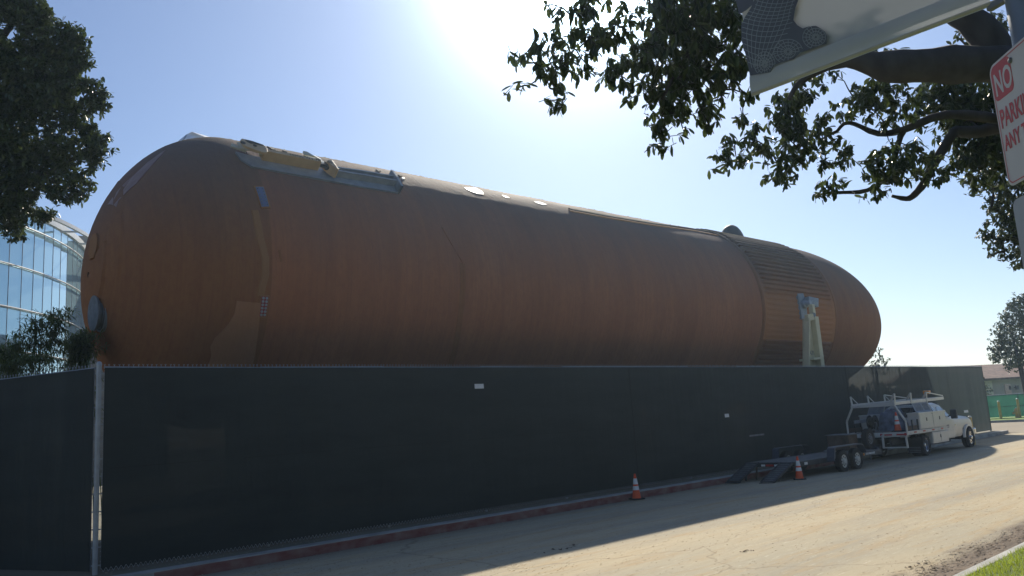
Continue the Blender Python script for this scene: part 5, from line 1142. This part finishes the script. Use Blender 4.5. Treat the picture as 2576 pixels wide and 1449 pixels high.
pt_ = plate(-.004, .301, -.32, .147, .035, -.002, .0, 'plate', signw, sg)
# border line
ro_ = rrect(.005, .292, -.311, .138, .03); ri_ = rrect(.009, .288, -.307, .134, .027); n = len(ro_)
loc(MB().add([SP(x, z, .0012) for x, z in ro_]+[SP(x, z, .0012) for x, z in ri_], [(i, (i+1) % n, n+(i+1) % n, n+i) for i in range(n)]).build('border', signr, pt_))
plate(.009, .142, .004, .134, .022, .0, .0012, 'red_box', signr, pt_)
def sgt(txt, size, x, z, mt, o_, sx=1): return loc(text_mesh(txt, size, 'lettering', mt, pt_, SP(x, z, o_), sx_, sy_, .0003, size*.02, sx))
sgt('NO', .118, .018, .024, signw, .0018, .66); sgt('PARKING', .097, .018, -.100, signr, .0014, .62); sgt('ANY TIME', .080, .020, -.186, signr, .0014, .66)
for z in (.108, -.285): loc(MB().lathe([(0, 0), (.011, 0), (.009, .006), (0, .008)], SP(.149, z, .001), fac, 12).build('bolt', MT['dgalv'], pt_))
sg2 = empty('street_sign', SP(.15, -.7)); tag(sg2, 'plain grey-white metal plate below the NO PARKING sign', 'sign'); off_ = Vector(sg2.location)
p2 = plate(.0, .46, -.98, -.372, .03, -.002, .0, 'plate', mat('sign_grey', (.42, .45, .50), .45, 0, .08, 3), sg2)
off_ = Vector(sg2.location)
loc(text_mesh('2 HOUR', .10, 'lettering', MT['ink'], p2, SP(.085, -.50, .001), sx_, sy_, .0003, 0, .7))
loc(text_mesh('PARKING', .09, 'lettering', MT['ink'], p2, SP(.075, -.62, .001), sx_, sy_, .0003, 0, .7))
# banner: vertical cloth from the pole to the upper left
bD = ray(-600, 1185.); bD[2] = 0; bD /= np.linalg.norm(bD); bP = PD(2540, 0, 3.0); bn = np.cross(bD, [0, 0, 1]); bn = bn if bn[1] < 0 else -bn
def BH(x, y):
    r = ray(x, y); k = ((bP-O)@bn)/(r@bn); p = O+r*k-bP; return float(p@bD), float(p[2])
def BP(x, z, o_=0): return Vector(bP+bD*x+np.array([0, 0, z])+bn*o_)
zb_ = BH(1893, 242)[1]-.005; xl = BH(1893, 242)[0]
bnr = empty('pole_banner', BP(.5, zb_)); tag(bnr, 'white street banner printed with a dark wireframe foot, hanging beside the pole', 'banner'); off_ = Vector(bnr.location)
bcl = mat('banner_vinyl', (.46, .48, .52), .6, 0, .05, 2, .05, 6, trans=.12); hem = mat('banner_hem', (.54, .56, .60), .6, 0, .06, 3, trans=.15)
loc(MB().grid(lambda a, b_: tuple(BP(.06+(xl-.06)*a, zb_+.045+1.5*b_, .006*math.sin(a*7)*(1-b_))), 40, 30).build('cloth', bcl, bnr, smooth=True, fix=False))
loc(MB().grid(lambda a, b_: tuple(BP(.06+(xl-.06)*a, zb_+.10-.10*math.sin(b_*math.pi)*0-.10*b_, .007+.006*math.sin(b_*math.pi))), 40, 8).build('hem', hem, bnr, smooth=True, fix=False))
loc(MB().tube([tuple(BP(.04, zb_+.012, .005)), tuple(BP(xl-.003, zb_+.012, .005))], .009, 10).build('lower_rod', mat('rod', (.45, .43, .36), .5), bnr, smooth=2))
def z7(x, y): return 1761+.3473*x, .3473*y
def B7(x, y, o_=.014): return BP(*BH(*z7(x, y)), o_)
foot = [(405, -150), (405, 0), (380, 60), (335, 130), (308, 190), (312, 300), (345, 420), (375, 552), (520, 527), (545, 477), (600, 457), (690, 432), (735, 386), (800, 366), (880, 336), (925, 322), (929, 270), (915, 235), (880, 210), (850, 192), (800, 196), (755, 212), (715, 188), (685, 150), (700, 60), (725, 0), (735, -150)]
fo = loc(MB().prism([B7(x, y, .012) for x, y in foot], Vector(bn)*.001).build('printed_foot', mat('print_grey', (.10, .11, .15), .6, 0, .08, 3), bnr))
loc(MB().prism([B7(x, y, .012) for x, y in [(262, -120), (400, -100), (395, 35), (345, 80), (292, 108), (270, 5)]], Vector(bn)*.001).build('printed_foot', bpy.data.materials['print_grey'], bnr))
lines = MB(); lw_ = mat('print_line', (.34, .37, .42), .6)
def poly_in(p, poly):
    c = False; j = len(poly)-1
    for i in range(len(poly)):
        if (poly[i][1] > p[1]) != (poly[j][1] > p[1]) and p[0] < (poly[j][0]-poly[i][0])*(p[1]-poly[i][1])/(poly[j][1]-poly[i][1])+poly[i][0]: c = not c
        j = i
    return c
def ln(pts):
    for a, b_ in zip(pts[:-1], pts[1:]):
        if poly_in(a, foot) and poly_in(b_, foot): lines.bar(B7(*a, .0142), B7(*b_, .0142), .0026, .0006, tuple(bn))
def lerp(pl, t_): t_ = t_*(len(pl)-1); i = min(int(t_), len(pl)-2); q = t_-i; return (pl[i][0]*(1-q)+pl[i+1][0]*q, pl[i][1]*(1-q)+pl[i+1][1]*q)
Le_ = [(405, -150), (400, 0), (370, 80), (325, 150), (312, 250), (335, 370), (372, 500)]; Re_ = [(735, -150), (725, 0), (698, 80), (690, 150), (640, 260), (560, 400), (500, 470)]
for k in range(1, 9): ln([tuple((lerp(Le_, j/40)[i]*(1-k/9)+lerp(Re_, j/40)[i]*k/9) for i in (0, 1)) for j in range(41)])
for j in range(0, 17):
    a, b_ = lerp(Le_, j/17), lerp(Re_, j/17); ln([(a[0]+(b_[0]-a[0])*k/14, a[1]+(b_[1]-a[1])*k/14+30*math.sin(math.pi*k/14)) for k in range(15)])
for cx, cy, rx, ry in ((480, 470, 75, 90), (650, 380, 105, 90), (850, 275, 95, 85)):
    for q in (.25, .5, .75, 1): ln([(cx+rx*q*math.cos(2*math.pi*k/26), cy+ry*q*math.sin(2*math.pi*k/26)) for k in range(27)])
    for k in range(16): a = 2*math.pi*k/16; ln([(cx+rx*q*math.cos(a), cy+ry*q*math.sin(a)) for q in (.1, .4, .7, 1)])
loc(lines.build('print_lines', lw_, fo))
# bracket + strap ends on the pole
zB = float(bP[2]+zb_); ba = empty('banner_bracket', (1.93, 2.70, zB)); tag(ba, 'steel strap bracket clamping the banner rod to the pole', 'bracket')
q0 = Vector((1.93, 2.70, zB)); d0_ = BP(.06, zb_, 0)-q0
MB().bar((d0_*.6)[:], (d0_*1.1)[:], .025, .025).build('arm', MT['dgalv'], ba, bevel=.004)
mb = MB()
for k in range(5):
    a = k*1.1; mb.tube([(-.085, -.05, .02*k-.03), (-.13-.01*k, -.07+.01*math.sin(a), .03*k-.02), (-.14, -.09, .02*k-.06), (-.1, -.085, .02*k-.07)], .006, 5)
mb.build('clamp', MT['galv'], ba)
# ---- added to block light: foliage behind the far fence, unseen trees behind the camera
hb = F(38, -5, 0); hd = empty('hedge', hb); tag(hd, 'dark hedge growing behind the far see-through part of the fence', 'hedge'); lv = Leaves()
for i in range(7000):
    p = F(random.uniform(30.5, 47.5), -5+random.uniform(-.7, .7), random.uniform(.05, 2.7+.35*math.sin(i*.37)))-hb; lv.leaf(p, rnd(), rnd(), .3, .16)
lv.build('foliage', MT['leaf2'], hd)
for i, (s_, t_, hh) in enumerate(((-6, 22, 9), (6, 26, 11), (17, 21, 9), (29, 24, 10), (42, 22, 9), (-18, 20, 10))):
    b_ = F(s_, t_, -.08); r = empty('street_tree', b_); tag(r, ['squat broad tree on the lawn opposite the fence corner', 'tall wide tree on the lawn behind the photographer', 'low wide tree on the lawn beside the parking sign', 'large tree on the lawn across from the trailer', 'medium tree on the lawn across from the truck', 'far left tree on the lawn past the fence corner'][i], 'tree', 'trees on the lawn opposite the fence'); lv = Leaves()
    for k in range(1500):
        v = rnd()*(rng.random()**.3)*np.array([6.2, 6.2, hh*.42]); lv.leaf(v+np.array([0, 0, hh*.62]), rnd(), rnd(), .75, .5)
    lv.build('crown', MT['leaf2'], r); MB().tube([(0, 0, -.1), (.1, 0, hh*.3), (0, .1, hh*.6)], [.4, .3, .15], 10).build('trunk', MT['bark'], r, smooth=True)

# ---- unseen building added behind the tank for the glass reflection and yard shade
an = empty('museum_building', (4.5, 52, 0)); tag(an, 'large plain dark building standing directly behind the fuel tank', 'building'); dkw = mat('dark_cladding', (.07, .075, .08), .7, 0, .15, .5)
MB().box((-17, -8, 0), (2, 8, 10)).build('wall', dkw, an); MB().box((-17.2, -8.2, 10), (2.2, 8.2, 10.5)).build('parapet', MT['dgalv'], an)  # wall and parapet of the added unseen building
for k in range(4):
    for z in (2.5, 6.5): MB().box((-15.5+4*k, -8.06, z), (-13+4*k, -8.003, z+2.4)).build('window', MT['glassd'], an)
# ---- added volume imitating lens veiling glare as a thin bluish veil
hz = MB().box((-420, -420, -1.5), (420, 420, 32)).build('haze', bpy.data.materials.new('haze_air')); tag(hz, kind='stuff')
hm_ = hz.data.materials[0]; hm_.use_nodes = True; t = hm_.node_tree; t.nodes.remove(t.nodes['Principled BSDF'])
pv = node(t, 'ShaderNodeVolumePrincipled'); pv.inputs['Density'].default_value = .0006; pv.inputs['Anisotropy'].default_value = .6; pv.inputs['Color'].default_value = (.55, .76, 1, 1)
t.links.new(pv.outputs[0], t.nodes['Material Output'].inputs['Volume'])
